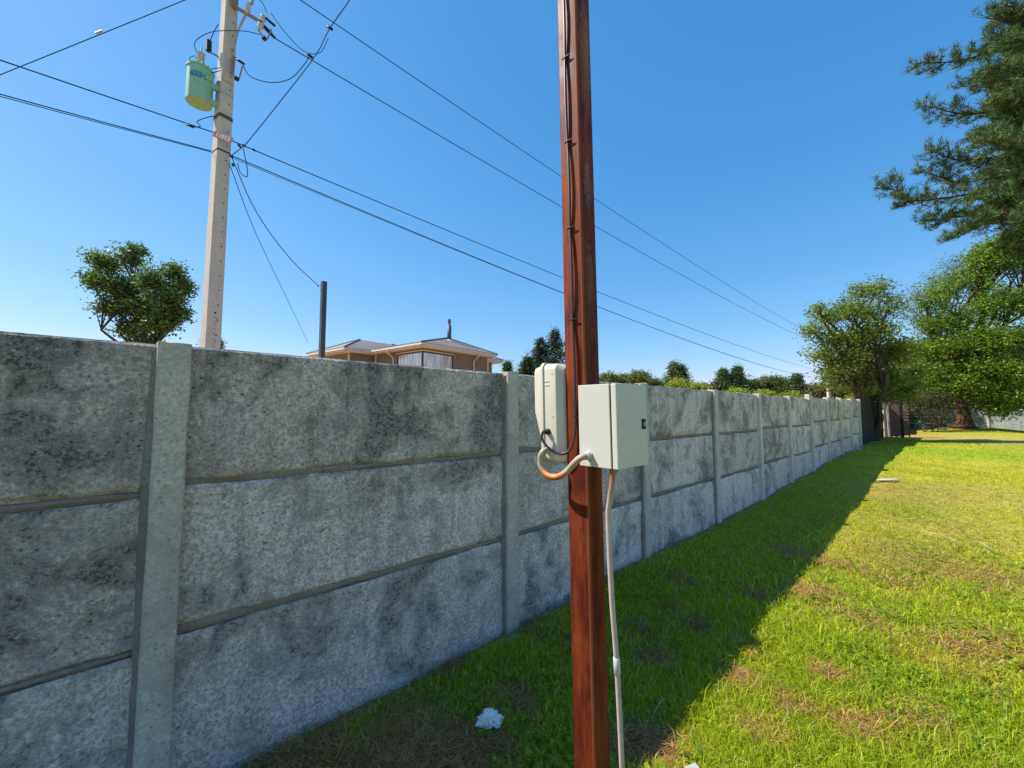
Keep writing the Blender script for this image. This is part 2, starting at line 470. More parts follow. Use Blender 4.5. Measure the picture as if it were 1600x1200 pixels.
# ------------------------------------------------------------------ grass blades
M_GRASS = mat_leaf('grass_blade', .5, .5, 1.0, .25)
def make_grass(n, r0, r1, power, seed, hscale, wscale, name, label, tri=False):
    rng = np.random.default_rng(seed)
    u = rng.random(n)
    k = 2 - power                                    # areal density goes as r**-power
    r = (r0 ** k + u * (r1 ** k - r0 ** k)) ** (1 / k)
    th = rng.uniform(math.radians(-36), math.radians(57), n)
    x = r * np.sin(th); y = r * np.cos(th)
    # blades stand in tufts
    tx = np.round(x / .035) * .035; ty = np.round(y / .035) * .035
    tuft = (r < 6)
    pull = np.where(tuft, .45, 0)
    x = x * (1 - pull) + tx * pull; y = y * (1 - pull) + ty * pull
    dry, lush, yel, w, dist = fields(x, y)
    keep = (w > .012) & (rng.random(n) > dry * .86) & (w < 60)
    s_ = x * D.x + y * D.y
    keep &= ~((s_ > 31.0))
    x, y, dry, lush, yel, w, dist = [a[keep] for a in (x, y, dry, lush, yel, w, dist)]
    n = len(x)
    clump = fbm(x * 2.6, y * 2.6, 71)
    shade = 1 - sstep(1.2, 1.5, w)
    h = rng.gamma(4, .0082, n) * hscale * (.55 + 1.1 * clump) * (1 - .45 * dry) * (1 + .5 * lush) 
    h = h * np.where(dist > 5, 1 - .35 * sstep(5, 9, dist), 1)
    h *= np.where(rng.random(n) < .03, 1.7, 1)
    wd = rng.uniform(.0016, .0034, n) * wscale * (1 + dist / 5.0)
    ang = rng.uniform(0, 2 * math.pi, n)
    lean = np.abs(rng.normal(.75, .55, n)) + .5 * dry
    la = rng.uniform(0, 2 * math.pi, n)
    z = gh(x, y) + .02 * (fbm(x * 4, y * 4, 3) - .5) * (dist < 14) - .012 * dry * (dist < 14) - .004
    bx, by = np.cos(ang) * wd, np.sin(ang) * wd
    lx, ly = np.cos(la) * lean * h, np.sin(la) * lean * h
    B = np.stack([x, y, z], 1)
    side = np.stack([bx, by, np.zeros(n)], 1)
    midp = B + np.stack([lx * .35, ly * .35, h * .62], 1)
    tip = B + np.stack([lx, ly, h * np.clip(1 - .25 * lean, .3, 1)], 1)
    fresh = np.array([.37, .475, .018]); deep = np.array([.225, .325, .024]); yg = np.array([.58, .545, .020]); st = np.array([.58, .46, .23])
    t1 = np.clip(rng.normal(.5, .3, n), 0, 1)
    col = lerp3(deep, fresh, np.clip(t1 + .4 * lush, 0, 1))
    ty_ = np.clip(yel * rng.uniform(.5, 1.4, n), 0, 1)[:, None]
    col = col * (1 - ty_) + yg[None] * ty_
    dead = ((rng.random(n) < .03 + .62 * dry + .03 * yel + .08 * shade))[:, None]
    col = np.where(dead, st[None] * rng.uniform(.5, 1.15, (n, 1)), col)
    col = col * rng.uniform(.72, 1.3, (n, 1))
    if tri:
        V = np.concatenate([B - side, B + side, tip]); F = [np.stack([np.arange(n), np.arange(n) + n, np.arange(n) + 2 * n], 1)]
        cols = np.concatenate([col, col, col])
    else:
        V = np.concatenate([B - side, B + side, midp - side * .75, midp + side * .75, tip]); i = np.arange(n)
        F = [np.stack([i, i + n, i + 3 * n, i + 2 * n], 1), np.stack([i + 2 * n, i + 3 * n, i + 4 * n], 1)]
        cols = np.concatenate([col] * 5)
    return V, F, cols
def join_np(parts):
    Vs = []; Fs = {}; Cs = []; b = 0
    for V, F, c in parts:
        for f in F: Fs.setdefault(f.shape[1], []).append(f + b)
        Vs.append(V); Cs.append(c); b += len(V)
    return np.concatenate(Vs), [np.concatenate(v) for v in Fs.values()], np.concatenate(Cs)
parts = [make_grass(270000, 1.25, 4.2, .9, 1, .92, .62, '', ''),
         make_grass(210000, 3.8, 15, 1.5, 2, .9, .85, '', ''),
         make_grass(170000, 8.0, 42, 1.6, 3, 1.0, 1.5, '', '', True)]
# small broad-leaved weeds and clover among the blades
def make_weeds(n, seed):
    rng = np.random.default_rng(seed)
    r = 1.4 + (rng.random(n) ** 1.3) * 8; th = rng.uniform(math.radians(-36), math.radians(56), n)
    x = r * np.sin(th); y = r * np.cos(th)
    dry, lush, yel, w, dist = fields(x, y)
    k = (w > .05) & (dry < .5) & (fbm(x * 1.7, y * 1.7, 91) > .50)
    x, y, yel, w = x[k], y[k], yel[k], w[k]; n = len(x)
    nl = 7
    X = np.repeat(x, nl); Y = np.repeat(y, nl); sz = np.repeat(rng.uniform(.012, .030, n), nl) * rng.uniform(.7, 1.2, n * nl)
    a = rng.uniform(0, 2 * math.pi, n * nl); el = rng.uniform(.1, .9, n * nl)
    hh = np.repeat(rng.uniform(.005, .06, n), nl) * rng.random(n * nl)
    Zb = gh(X, Y) + .01 + hh
    dirv = np.stack([np.cos(a) * np.cos(el), np.sin(a) * np.cos(el), np.sin(el)], 1)
    sidev = np.stack([-np.sin(a), np.cos(a), np.zeros_like(a)], 1)
    B = np.stack([X, Y, Zb], 1); s1 = sz[:, None]
    V = np.concatenate([B, B + dirv * s1 * .6 + sidev * s1 * .38, B + dirv * s1 * 1.2, B + dirv * s1 * .6 - sidev * s1 * .38])
    m = len(X); i = np.arange(m)
    c = lerp3([.20, .32, .03], [.34, .42, .03], np.repeat(yel, nl)) * rng.uniform(.7, 1.3, (m, 1))
    return V, [np.stack([i, i + m, i + 2 * m, i + 3 * m], 1)], np.concatenate([c] * 4)
parts.append(make_weeds(9000, 12))
# matted straw lying in the bare spots
def make_straw(n, seed):
    rng = np.random.default_rng(seed)
    j = rng.integers(0, len(_bare), n)
    P = np.array([[b[0].x, b[0].y, b[1]] for b in _bare])[j]
    x = P[:, 0] + rng.normal(0, .55, n) * P[:, 2]; y = P[:, 1] + rng.normal(0, .55, n) * P[:, 2]
    w = x * N.x + y * N.y + WALL_OFF
    k = (w > .02) & (np.hypot(x, y) < 14) & (y > .5)
    x, y = x[k], y[k]; n = len(x)
    L = rng.uniform(.03, .11, n); a = rng.uniform(0, 2 * math.pi, n); wd = rng.uniform(.0008, .0018, n) * (1 + np.hypot(x, y) / 5)
    z = gh(x, y) + rng.uniform(-.004, .02, n); dz = rng.normal(0, .018, n)
    d3 = np.stack([np.cos(a) * L, np.sin(a) * L, dz], 1); s3 = np.stack([-np.sin(a) * wd, np.cos(a) * wd, np.zeros(n)], 1)
    B = np.stack([x, y, z], 1); i = np.arange(n)
    V = np.concatenate([B - s3, B + s3, B + d3 + s3 * .5, B + d3 - s3 * .5])
    c = np.array([[.64, .36, .16]]) * rng.uniform(.35, 1.25, (n, 1)) * np.array([[1, 1, 1]])
    return V, [np.stack([i, i + n, i + 2 * n, i + 3 * n], 1)], np.concatenate([c] * 4)
parts.append(make_straw(26000, 21))
gV, gF, gC = join_np(parts)
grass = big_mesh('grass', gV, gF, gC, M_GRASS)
tag(grass, 'patchy green lawn grass with straw and small weeds', 'grass', kind='stuff')

# ------------------------------------------------------------------ the concrete panel wall
M_PANEL = mat_concrete('cast_panel_concrete', (.88, .755, .67), (.66, .565, .505), (.100, .087, .079), (.487, .568), 3.1, 1.0, .3, True, .2, .022, 1.0, 1)
M_POST = mat_concrete('post_concrete', (.68, .60, .51), (.58, .51, .44), (.30, .27, .23), (.50, .62), 8.3, .55, 0.15, True, .2, 0, .35)
M_MORTAR = mat_concrete('mortar_concrete', (.30, .255, .22), (.235, .20, .175), (.13, .11, .10), (.50, .64), 5.0, .5, 0, False, .1)
S0 = W(0, 0, 0).dot(D)
PITCH_POST = 2.098
S_FIRST = 0.150                          # where post number 0 stands along the wall
TOP = 2.00
PANEL_H = (TOP + 0.06) / 3.0
def post_s(n): return S_FIRST + n * PITCH_POST
def top_z(n):
    return TOP + (.004 * n if n < 6 else .07 + .025 * (n - 6))
wall = thing('panel_wall', W(post_s(0), 0, 0), 'long weathered grey precast concrete panel wall with posts beside the lawn', 'wall')
def fb(p, sc, oc=4): return noise.fractal(Vector(p) * sc, 1.0, 2.0, oc, noise_basis='PERLIN_ORIGINAL')
def make_panel(sa, sb, za, zb, nx, nz, seed, amp=.006, last_bottom=False):
    vs = []; fs = []
    sd = seed * 13.7
    for j in range(nz + 1):
        for i in range(nx + 1):
            u = i / nx; v = j / nz
            # more rows near the lower and upper edge
            v = .5 - .5 * math.cos(math.pi * v)
            s = sa + (sb - sa) * u; z = za + (zb - za) * v
            w = amp * fb((s + sd, z, seed), 3.0, 5) + .5 * amp * fb((s, z + sd, seed), 14.0, 3)
            edge_b = .046 + .024 * fb((s + sd, 1.0, 0), 2.2, 5)        # the sloping lower lip
            t = z - za
            if not last_bottom and t < edge_b: w -= .040 * (1 - t / edge_b) ** .8
            tt = zb - z
            if tt < .012: w -= .010 * (1 - tt / .012) + .004
            zz = z
            if j == nz: zz += .016 * fb((s + sd, 4.0, 1), 3.5, 6) - .006
            if j == 0: zz += .010 * fb((s + sd, 9.0, 1), 4.5, 5)
            vs.append(W(s, w, zz))
    b = len(vs)
    for j in range(nz + 1):
        for i in range(nx + 1):
            if i in (0, nx) or j in (0, nz):
                pass
    for j in range(nz):
        for i in range(nx):
            a = j * (nx + 1) + i
            fs.append((a, a + 1, a + nx + 2, a + nx + 1))
    # rim going back to the rear face
    rim = [i for i in range(nx + 1)] + [j * (nx + 1) + nx for j in range(1, nz + 1)] + [nz * (nx + 1) + i for i in range(nx - 1, -1, -1)] + [j * (nx + 1) for j in range(nz - 1, 0, -1)]
    bk = []
    for r in rim:
        p = vs[r]
        w = p.dot(N) + WALL_OFF
        q = p + N * (-.05 - w)
        bk.append(len(vs)); vs.append(q)
    for k in range(len(rim)):
        k2 = (k + 1) % len(rim)
        fs.append((rim[k2], rim[k], bk[k], bk[k2]))
    fs.append(tuple(bk))
    return vs, fs
def post_mesh(sc, z0, z1, seed, hw=.060, wf=.055, wb=-.062, segs=26):
    vs = []; fs = []
    c = .010
    ring = [(-hw, wf - c), (-hw + c * .5, wf - c * .2), (-hw + c, wf), (-hw * .33, wf), (hw * .33, wf), (hw - c, wf), (hw - c * .5, wf - c * .2), (hw, wf - c), (hw, wb), (-hw, wb)]
    for j in range(segs + 1):
        z = z0 + (z1 - z0) * j / segs
        for a, w in ring:
            k = .0035 * fb((a * 9 + seed * 7, z * 5, w * 9), 1.0, 3)
            vs.append(W(sc + a + k * (1 if a > 0 else -1), w + (k if w > 0 else 0), z + (.012 * fb((a * 30 + seed, w * 30, 3), 1.0, 3) if j == segs else 0)))
    m = len(ring)
    for j in range(segs):
        for k in range(m):
            k2 = (k + 1) % m
            fs.append((j * m + k2, j * m + k, (j + 1) * m + k, (j + 1) * m + k2))
    fs.append(tuple(segs * m + k for k in range(m - 1, -1, -1)))
    return vs, fs
def fillet(sc, side, z0, z1, seed, width=.026):
    """the strip of mortar squeezed between panel end and post"""
    vs = []; fs = []; n = 40
    for j in range(n + 1):
        z = z0 + (z1 - z0) * j / n
        wv = width * (1 + .55 * fb((seed, z * 2.4, 0), 1.0, 4)); out = .026 + .010 * fb((seed, z * 3, 5), 1.0, 3)
        e = sc + side * .0575
        vs += [W(e + side * (wv + .004), -.02, z), W(e + side * wv, .006, z), W(e + side * wv * .3, out, z), W(e, out + .003, z), W(e, -.02, z)]
    for j in range(n):
        for k in range(4):
            a = j * 5 + k
            f = (a, a + 1, a + 6, a + 5)
            fs.append(f if side < 0 else f[::-1])
    return vs, fs
for n in range(-3, 11):
    s = post_s(n); s2 = post_s(n + 1)
    zt = top_z(n)
    raised = {0: .0, 1: .008, 6: .02, 8: .02}.get(n, .006)
    v, f = post_mesh(s, -.5, zt + raised, n + 20, segs=34 if n < 3 else 12)
    smooth_by_angle(mesh('post', v, f, M_POST, wall), 40)
    if n < 4:
        v, f = fillet(s, -1, -.3, zt - .03, n + 3.3, .024 if n == 0 else .020)
        smooth_by_angle(mesh('mortar_fillet', v, f, M_MORTAR, wall), 40)
    if n == 10: break
    near = -1 <= n <= 1
    offs = {-1: -.03, 0: 0.0, 1: .0}.get(n, random.uniform(-.03, .03))
    hs_ = [zt, zt - .655 + offs, zt - 1.315 + offs, zt - 2.3]
    for k in range(3):
        za, zb = hs_[k + 1], hs_[k]
        v, f = make_panel(s + .03, s2 - .03, za + .003, zb - .003, 110 if near else 36, 44 if near else 16, n * 3 + k + 11, .010 if near else .006, k == 2)
        p = mesh('panel', v, f, M_PANEL, wall)
        smooth_by_angle(p, 50)
        if k < 2:
            nn = 90 if near else 30
            vs = []; fs = []
            for i in range(nn + 1):
                ss = s + .04 + (s2 - s - .08) * i / nn
                e_ = (.050 - .028 * i / nn) * (1 + .50 * fb((ss + k * 9, n, 2), 1.6, 4) + .25 * fb((ss + k * 5, n, 4), 9.0, 4)); dp = .004 * fb((ss, k, 7), 4, 3)
                jg = .014 * fb((ss * 2.2, k + 3, n), 3.0, 6)
                vs += [W(ss, -.055, za + e_ + .012), W(ss, -.010, za + e_), W(ss, -.007 + dp, za + e_ * .5), W(ss, -.012 + dp, za + .008 + jg), W(ss, -.034, za - .022)]
            for i in range(nn):
                for q in range(4):
                    a = i * 5 + q
                    fs.append((a, a + 1, a + 6, a + 5))
            smooth_by_angle(mesh('mortar_joint', vs, fs, M_MORTAR, wall), 40)

# a rounded cap block on the post where the wall steps up
mb = MB().box(W(post_s(6) - .10, -.01, top_z(6) - .02), D * .10, N * .05, Z3 * .075, .012)
mb.build('cap_block', M_POST, wall)

# ------------------------------------------------------------------ boards continuing the wall, tree shade put into their dark colour
M_DARKWOOD_SHADE = mat_simple('dark_board_tree_shade', (.030, .026, .023), .85, var=.4, scale=6, bumpy=.5, spec=.2, stretch=(4, 4, .4))
M_BROWNWOOD = mat_simple('brown_painted_board', (.16, .095, .085), .75, var=.3, scale=8, bumpy=.4, stretch=(4, 4, .4))
M_PALEWOOD = mat_simple('pale_bare_timber', (.50, .46, .40), .8, var=.2, scale=8, bumpy=.3, stretch=(4, 4, .4))
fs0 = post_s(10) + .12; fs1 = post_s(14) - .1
bf = thing('board_fence', W(fs0, 0, .3), 'vertical board fence coloured dark as in tree shade at the far end of the concrete wall', 'fence')
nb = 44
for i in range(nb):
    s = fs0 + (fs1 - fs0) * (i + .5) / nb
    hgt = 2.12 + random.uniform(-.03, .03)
    MB().box(W(s, .01 + random.uniform(-.006, .006), .25 + hgt / 2), D * ((fs1 - fs0) / nb / 2 - .006), N * .011, Z3 * (hgt / 2)).build('board', M_DARKWOOD_SHADE, bf)
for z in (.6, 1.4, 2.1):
    MB().box(W((fs0 + fs1) / 2, -.035, z), D * ((fs1 - fs0) / 2), N * .03, Z3 * .045).build('rail', M_DARKWOOD_SHADE, bf)
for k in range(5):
    MB().box(W(fs0 + (fs1 - fs0) * k / 4, -.105, 1.2), D * .045, N * .035, Z3 * 1.15).build('fence_post', M_DARKWOOD_SHADE, bf)

# ------------------------------------------------------------------ the open gate leaf after the fence
g0 = fs1 + .16
gb = W(g0, .05, ghf(W(g0, .05, 0).x, W(g0, .05, 0).y))
gate = thing('gate', gb, 'narrow brown board gate standing open at the end of the dark fence', 'gate')
gu = (N * .93 + D * .37).normalized(); gn = Vector((gu.y, -gu.x, 0))
MB().box(gb + gu * .06 + Z3 * .90, gu * .055, gn * .05, Z3 * .92, .006).build('hinge_post', M_PALEWOOD, gate)
MB().box(gb + gu * .19 + Z3 * .88, gu * .03, gn * .04, Z3 * .90, .006).build('stile', M_PALEWOOD, gate)
for i in range(4):
    MB().box(gb + gu * (.275 + i * .105) + Z3 * (1.05 + .02 * (i % 2)), gu * .048, gn * .014, Z3 * (1.03), .003).build('board', M_BROWNWOOD, gate)
MB().box(gb + gu * .72 + Z3 * 1.08, gu * .055, gn * .06, Z3 * 1.08, .006).build('lock_post', M_DARKWOOD_SHADE, gate)
lt = thing('slat_screen', gb + gu * .82 + gn * -.3, 'ladder-like screen of short brown slats beside the open gate', 'screen')
for i in range(12):
    MB().box(gb + gu * .98 - gn * .3 + Z3 * (.14 + i * .155), gu * .14, gn * .012, Z3 * .055, .003).build('slat', M_BROWNWOOD, lt)
for q in (.84, 1.12):
    MB().box(gb + gu * q - gn * .335 + Z3 * .98, gu * .022, gn * .02, Z3 * .98, .003).build('stile', M_DARKWOOD_SHADE, lt)

# ------------------------------------------------------------------ wall round the far end of the lawn
M_FARWALL = mat_concrete('far_wall_concrete', (.36, .38, .38), (.29, .31, .31), (.15, .16, .16), (.50, .64), 1.3, .7, .3, False)
fw = thing('panel_wall', W(post_s(15), 0, .3), 'low grey concrete panel wall across the far end behind the thick trunk', 'wall')
cs = post_s(20.3)
def fpost(p, h, ax):
    MB().box(p + Z3 * (h / 2 - .2), ax * .06, Vector((ax.y, -ax.x, 0)) * .07, Z3 * (h / 2 + .2), .01).build('post', M_POST, fw)
k = 0
s = post_s(15.6)
while s < cs - .1:
    fpost(W(s, 0, .33), 1.55, D)
    e = min(s + 2.1, cs)
    for q in range(3):
        MB().box(W((s + e) / 2, -.01 - .002 * q, .33 + .25 + q * .5), D * ((e - s) / 2 - .03), N * .022, Z3 * .245, .008).build('panel', M_FARWALL, fw)
    s += 2.1
for i in range(12):
    p = W(cs, .05 + i * 2.1, .33); fpost(p, 1.55, N)
    for q in range(3):
        MB().box(p + N * 1.05 + D * (.01 + .002 * q) + Z3 * (.25 + q * .5), N * 1.0, D * .022, Z3 * .245, .008).build('panel', M_FARWALL, fw)
# ------------------------------------------------------------------ rust red steel pole with the two cabinets
def mat_rustpole():
    m, nt, bs, out = new_mat('red_oxide_steel')
    co = objco(nt)
    st = noise_node(nt, co, 9, 6, .65, stretch=(1.0, 1.0, .09)); st2 = noise_node(nt, co, 40, 5, .7, stretch=(1, 1, .15))
    n1 = noise_node(nt, co, 3.0, 6, .65); n2 = noise_node(nt, co, 90, 4, .7)
    c = mix(nt, ramp(nt, st, [(.40, 0.0), (.60, 1.0)]), (.070, .012, .006), (.215, .040, .012))
    c = mix(nt, math_node(nt, 'MULTIPLY', ramp(nt, n1, [(.50, 0.0), (.68, 1.0)]), .55), c, (.29, .066, .016))
    c = mix(nt, math_node(nt, 'MULTIPLY', ramp(nt, st2, [(.50, 0.0), (.62, 1.0)]), .7), c, (.045, .012, .008))
    # rubbed bare patch low on the face, and pale scrapes higher up
    def spot(pos, scl, lo, hi, colr, prev, amt=.8):
        mp = nt.nodes.new('ShaderNodeMapping'); mp.vector_type = 'POINT'
        mp.inputs['Location'].default_value = tuple(-p * s for p, s in zip(pos, scl)); mp.inputs['Scale'].default_value = scl
        nt.links.new(co, mp.inputs['Vector'])
        ln = nt.nodes.new('ShaderNodeVectorMath'); ln.operation = 'LENGTH'; nt.links.new(mp.outputs[0], ln.inputs[0])
        d = math_node(nt, 'ADD', ln.outputs['Value'], math_node(nt, 'MULTIPLY', math_node(nt, 'SUBTRACT', noise_node(nt, co, 38, 5, .7), .5), 1.4))
        return mix(nt, math_node(nt, 'MULTIPLY', ramp(nt, d, [(lo, 1.0), (hi, 0.0)]), amt), prev, colr)
    c = spot((-.045, .025, .60), (40, 40, 24), .5, 1.0, (.34, .24, .14), c, .75)
    c = spot((-.02, -.01, 2.62), (22, 22, 5), .5, 1.1, (.36, .22, .14), c, .5)
    c = spot((-.02, -.01, 2.2), (20, 20, 4), .4, 1.1, (.34, .17, .09), c, .45)
    c = spot((-.02, -.01, 3.2), (18, 18, 3), .4, 1.2, (.33, .20, .12), c, .5)
    # corner edge highlight put into the colour, with paint worn lighter
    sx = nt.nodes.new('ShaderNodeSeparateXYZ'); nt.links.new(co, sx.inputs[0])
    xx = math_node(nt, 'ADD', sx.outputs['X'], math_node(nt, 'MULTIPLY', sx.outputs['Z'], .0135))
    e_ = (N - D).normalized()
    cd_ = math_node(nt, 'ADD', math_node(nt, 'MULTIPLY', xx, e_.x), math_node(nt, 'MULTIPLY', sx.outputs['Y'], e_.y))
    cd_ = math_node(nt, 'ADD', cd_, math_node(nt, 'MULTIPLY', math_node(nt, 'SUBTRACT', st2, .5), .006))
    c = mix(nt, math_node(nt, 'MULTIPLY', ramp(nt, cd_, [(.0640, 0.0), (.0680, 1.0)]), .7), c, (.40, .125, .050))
    nt.links.new(c, bs.inputs['Base Color'])
    bs.inputs['Specular IOR Level'].default_value = .1
    r = ramp(nt, n1, [(.3, .42), (.7, .68)]); nt.links.new(r, bs.inputs['Roughness'])
    b = bump(nt, bs, st2, .12, .004); bump(nt, bs, n2, .12, .002, b)
    return m
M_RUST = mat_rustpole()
PC = Vector((.2900, 1.6700, 0))
LEAN = Vector((-.0135, 0, 1)).normalized()
def PP(d, n, z):
    """a point given about the pole's axis: along the wall, out from it, up"""
    return PC + LEAN * (z - 1.69) + Z3 * 1.69 + D * d + N * n
pz0 = ghf(PC.x, PC.y)
pole = thing('steel_pole', PP(0, 0, pz0), 'square rust red steel pole standing in the grass in the foreground', 'pole')
def ringtube(axis_pts, ring):
    vs = []; fs = []; m = len(ring)
    for p in axis_pts:
        for d, n in ring: vs.append(p + D * d + N * n)
    for j in range(len(axis_pts) - 1):
        for k in range(m):
            k2 = (k + 1) % m
            fs.append((j * m + k, j * m + k2, (j + 1) * m + k2, (j + 1) * m + k))
    fs.append(tuple(range(m - 1, -1, -1))); fs.append(tuple((len(axis_pts) - 1) * m + k for k in range(m)))
    return vs, fs
def rounded_rect(hd, hn, r, k=4):
    out = []
    for cx, cy, a0 in ((hd - r, hn - r, 0), (-hd + r, hn - r, 90), (-hd + r, -hn + r, 180), (hd - r, -hn + r, 270)):
        for i in range(k + 1):
            a = math.radians(a0 + 90 * i / k); out.append((cx + r * math.cos(a), cy + r * math.sin(a)))
    return out
v, f = ringtube([PP(0, 0, z) for z in (-.6, 1.0, 2.0, 3.0, 4.6)], rounded_rect(.05, .05, .007))
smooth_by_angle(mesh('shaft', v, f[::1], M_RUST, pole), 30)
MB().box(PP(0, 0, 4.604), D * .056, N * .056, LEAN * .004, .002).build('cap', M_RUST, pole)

M_CAB = mat_simple('grey_white_powder_coat', (.55, .52, .455), .5, var=.03, scale=3, spec=.4)
M_BEIGE = mat_simple('beige_fibreglass', (.57, .515, .42), .55, var=.05, scale=5, spec=.35)
M_BLACK = mat_simple('black_plastic', (.018, .018, .02), .6, var=.2, spec=.25)
M_CABLE = mat_simple('dark_cable_sheath', (.045, .030, .028), .45, var=.25, scale=60, spec=.5)
M_STEEL = mat_simple('galvanised_steel', (.42, .43, .44), .45, .7, .2, 30)
M_GREYPL = mat_simple('grey_plastic', (.45, .45, .43), .5, var=.1)

# steel cabinet on the lawn side of the pole
cz0, cz1 = 1.487, 1.790
cab = thing('control_cabinet', PP(.01, .06, cz0), 'pale grey steel electrical cabinet with black lock mounted on rust red pole', 'cabinet')
W2 = .107; cdep = .163; cd = .008
cm = (cz0 + cz1) / 2; ch = (cz1 - cz0) / 2
MB().box(PP(cd, .052 + (cdep - .026) / 2, cm), D * W2, N * (cdep - .026) / 2, LEAN * ch, .003).build('case', M_CAB, cab)
MB().box(PP(cd, .052 + cdep - .022, cm), D * (W2 - .006), N * .0045, LEAN * (ch - .006)).build('door_seal', M_BLACK, cab)
door = MB().box(PP(cd, .052 + cdep - .008, cm), D * W2, N * .0105, LEAN * ch, .004).build('door', M_CAB, cab)
df = .052 + cdep + .0025
lk = MB().box(PP(cd + W2 - .030, df, cm + .004), D * .0135, N * .0035, LEAN * .0195, .003).build('lock', M_BLACK, door)
MB().lathe([(.0001, .0), (.0072, .0), (.0072, .003), (.0055, .0035), (.0001, .0035)], PP(cd + W2 - .028, df + .0035, cm + .004), N, 16).build('lock_barrel', M_GREYPL, door)
MB().box(PP(cd + W2 - .028, df + .0074, cm + .004), D * .001, N * .0006, LEAN * .004).build('keyhole', M_BLACK, door)
MB().box(PP(cd + W2 - .012, .052 + cdep - .002, cz1 + .003), D * .012, N * .006, LEAN * .003, .001).build('hinge_lug', M_CAB, cab)
MB().box(PP(cd + W2 - .045, df - .001, cz1 - .022), D * .028, N * .0012, LEAN * .006, .0006).build('embossed_strip', M_CAB, door)
for zz in (cz0 + .05, cz1 - .05):
    MB().box(PP(cd, .0505, zz), D * .05, N * .0012, LEAN * .012).build('mounting_plate', M_STEEL, cab)
# gland where the hose enters its side
gp = PP(cd - W2, .052 + .045, cz0 + .040)
MB().lathe([(.017, 0), (.017, .006), (.0145, .007), (.0145, .020), (.012, .022)], gp + D * .001, -D, 12).build('gland', M_GREYPL, cab)

# moulded meter box on the wall side of the pole
mz0, mz1 = 1.478, 1.893
mbx = thing('meter_box', PP(0, -.06, mz0), 'rounded beige fibreglass meter box strapped to the wall side of rust red pole', 'meter box')
def loft(rings):
    """rings of equal length, closed at both ends"""
    vs = [p for r in rings for p in r]; m = len(rings[0]); fs = []
    for j in range(len(rings) - 1):
        for k in range(m):
            k2 = (k + 1) % m
            fs.append((j * m + k, j * m + k2, (j + 1) * m + k2, (j + 1) * m + k))
    fs.append(tuple(range(m - 1, -1, -1))); fs.append(tuple((len(rings) - 1) * m + k for k in range(m)))
    return vs, fs
def box_ring(hd, nn, z0, z1, r, k=5):
    rr = rounded_rect(hd, (z1 - z0) / 2, r, k)
    return [PP(a, nn, (z0 + z1) / 2 + b) for a, b in rr]
rg = [box_ring(.050, -.051, mz0 + .012, mz1 - .030, .02), box_ring(.058, -.053, mz0 + .008, mz1 - .022, .022), box_ring(.080, -.076, mz0 + .001, mz1 - .006, .026), box_ring(.082, -.085, mz0, mz1 - .004, .027), box_ring(.082, -.144, mz0 + .004, mz1 - .002, .027)]
v, f = loft(rg); smooth_by_angle(mesh('back_shell', v, f, M_BEIGE, mbx), 28)
v, f = loft([box_ring(.0795, -.139, mz0 + .007, mz1 - .006, .03), box_ring(.0875, -.141, mz0 + .002, mz1 + .004, .03), box_ring(.0875, -.154, mz0 + .004, mz1 + .004, .03), box_ring(.0795, -.156, mz0 + .009, mz1 - .002, .03)])
smooth_by_angle(mesh('seam_flange', v, f, M_BEIGE, mbx), 28)
# lid: deep above, sloping in towards the bottom
def lid_ring(hd, t, r):
    out = []
    for a, b in rounded_rect(hd, (mz1 - mz0) / 2 - .006 - .006 * t, r, 5):
        z = (mz0 + mz1) / 2 + b
        h = (z - mz0) / (mz1 - mz0)
        dep = .058 * min(1.0, max(.06, (h + .0) / .55)) ** 1.1
        if h > .93: dep *= 1 - .35 * ((h - .93) / .07) ** 2
        out.append((a, z, dep))
    return [PP(a * (1 - .10 * t), -.154 - dep * t, z) for a, z, dep in out]
def lid_mesh():
    vs = []; fs = []; nz = 26; nc = 14
    # cross-sections at each height: a rounded profile from one flange to the other
    for j in range(nz + 1):
        h = j / nz; z = mz0 + .006 + (mz1 - mz0 - .008) * h
        dep = .058 * min(1.0, max(.10, h / .50)) ** 1.0
        hw = .079
        if h < .06: q = math.sqrt(max(0, 1 - ((.06 - h) / .06) ** 2)); hw -= .02 * (1 - q); dep *= .4 + .6 * q
        if h > .93: q = math.sqrt(max(0, 1 - ((h - .93) / .07) ** 2)); hw -= .024 * (1 - q); dep *= .25 + .75 * q
        r = min(.02, dep * .8)
        prof = [(-hw, 0)]
        for i in range(5):
            a = math.pi / 2 * i / 4; prof.append((-hw + .006 + r - r * math.cos(a), dep - r + r * math.sin(a)))
        for i in range(5):
            a = math.pi / 2 * (1 - i / 4); prof.append((hw - .006 - r + r * math.cos(a), dep - r + r * math.sin(a)))
        prof.append((hw, 0))
        for a, b in prof: vs.append(PP(a, -.153 - b, z))
    m = len(prof)
    for j in range(nz):
        for k in range(m - 1):
            fs.append((j * m + k, j * m + k + 1, (j + 1) * m + k + 1, (j + 1) * m + k))
    fs.append(tuple(range(m))); fs.append(tuple(nz * m + k for k in range(m - 1, -1, -1)))
    return vs, fs
v, f = lid_mesh(); smooth_by_angle(mesh('lid', v, f, M_BEIGE, mbx), 40)
for zz in (mz1 - .078, mz1 - .094):
    MB().box(PP(-.0825, -.125, zz), D * .0016, N * .017, LEAN * .0014, .0008).build('embossed_rib', M_BEIGE, mbx)
for nn, zz in ((-.093, mz1 - .048), (-.090, mz1 - .225), (-.11, mz0 + .06)):
    MB().lathe([(.0001, 0), (.0028, 0), (.0028, .0012), (.0001, .0016)], PP(-.0825, nn, zz), -D, 8).build('screw', M_STEEL, mbx)
bgp = PP(-.082, -.118, 1.607)
MB().lathe([(.013, 0), (.013, .006), (.0105, .008), (.0105, .016), (.006, .018)], bgp, -D, 14).build('cable_gland', M_BLACK, mbx)
hgp = PP(-.082, -.118, 1.532)
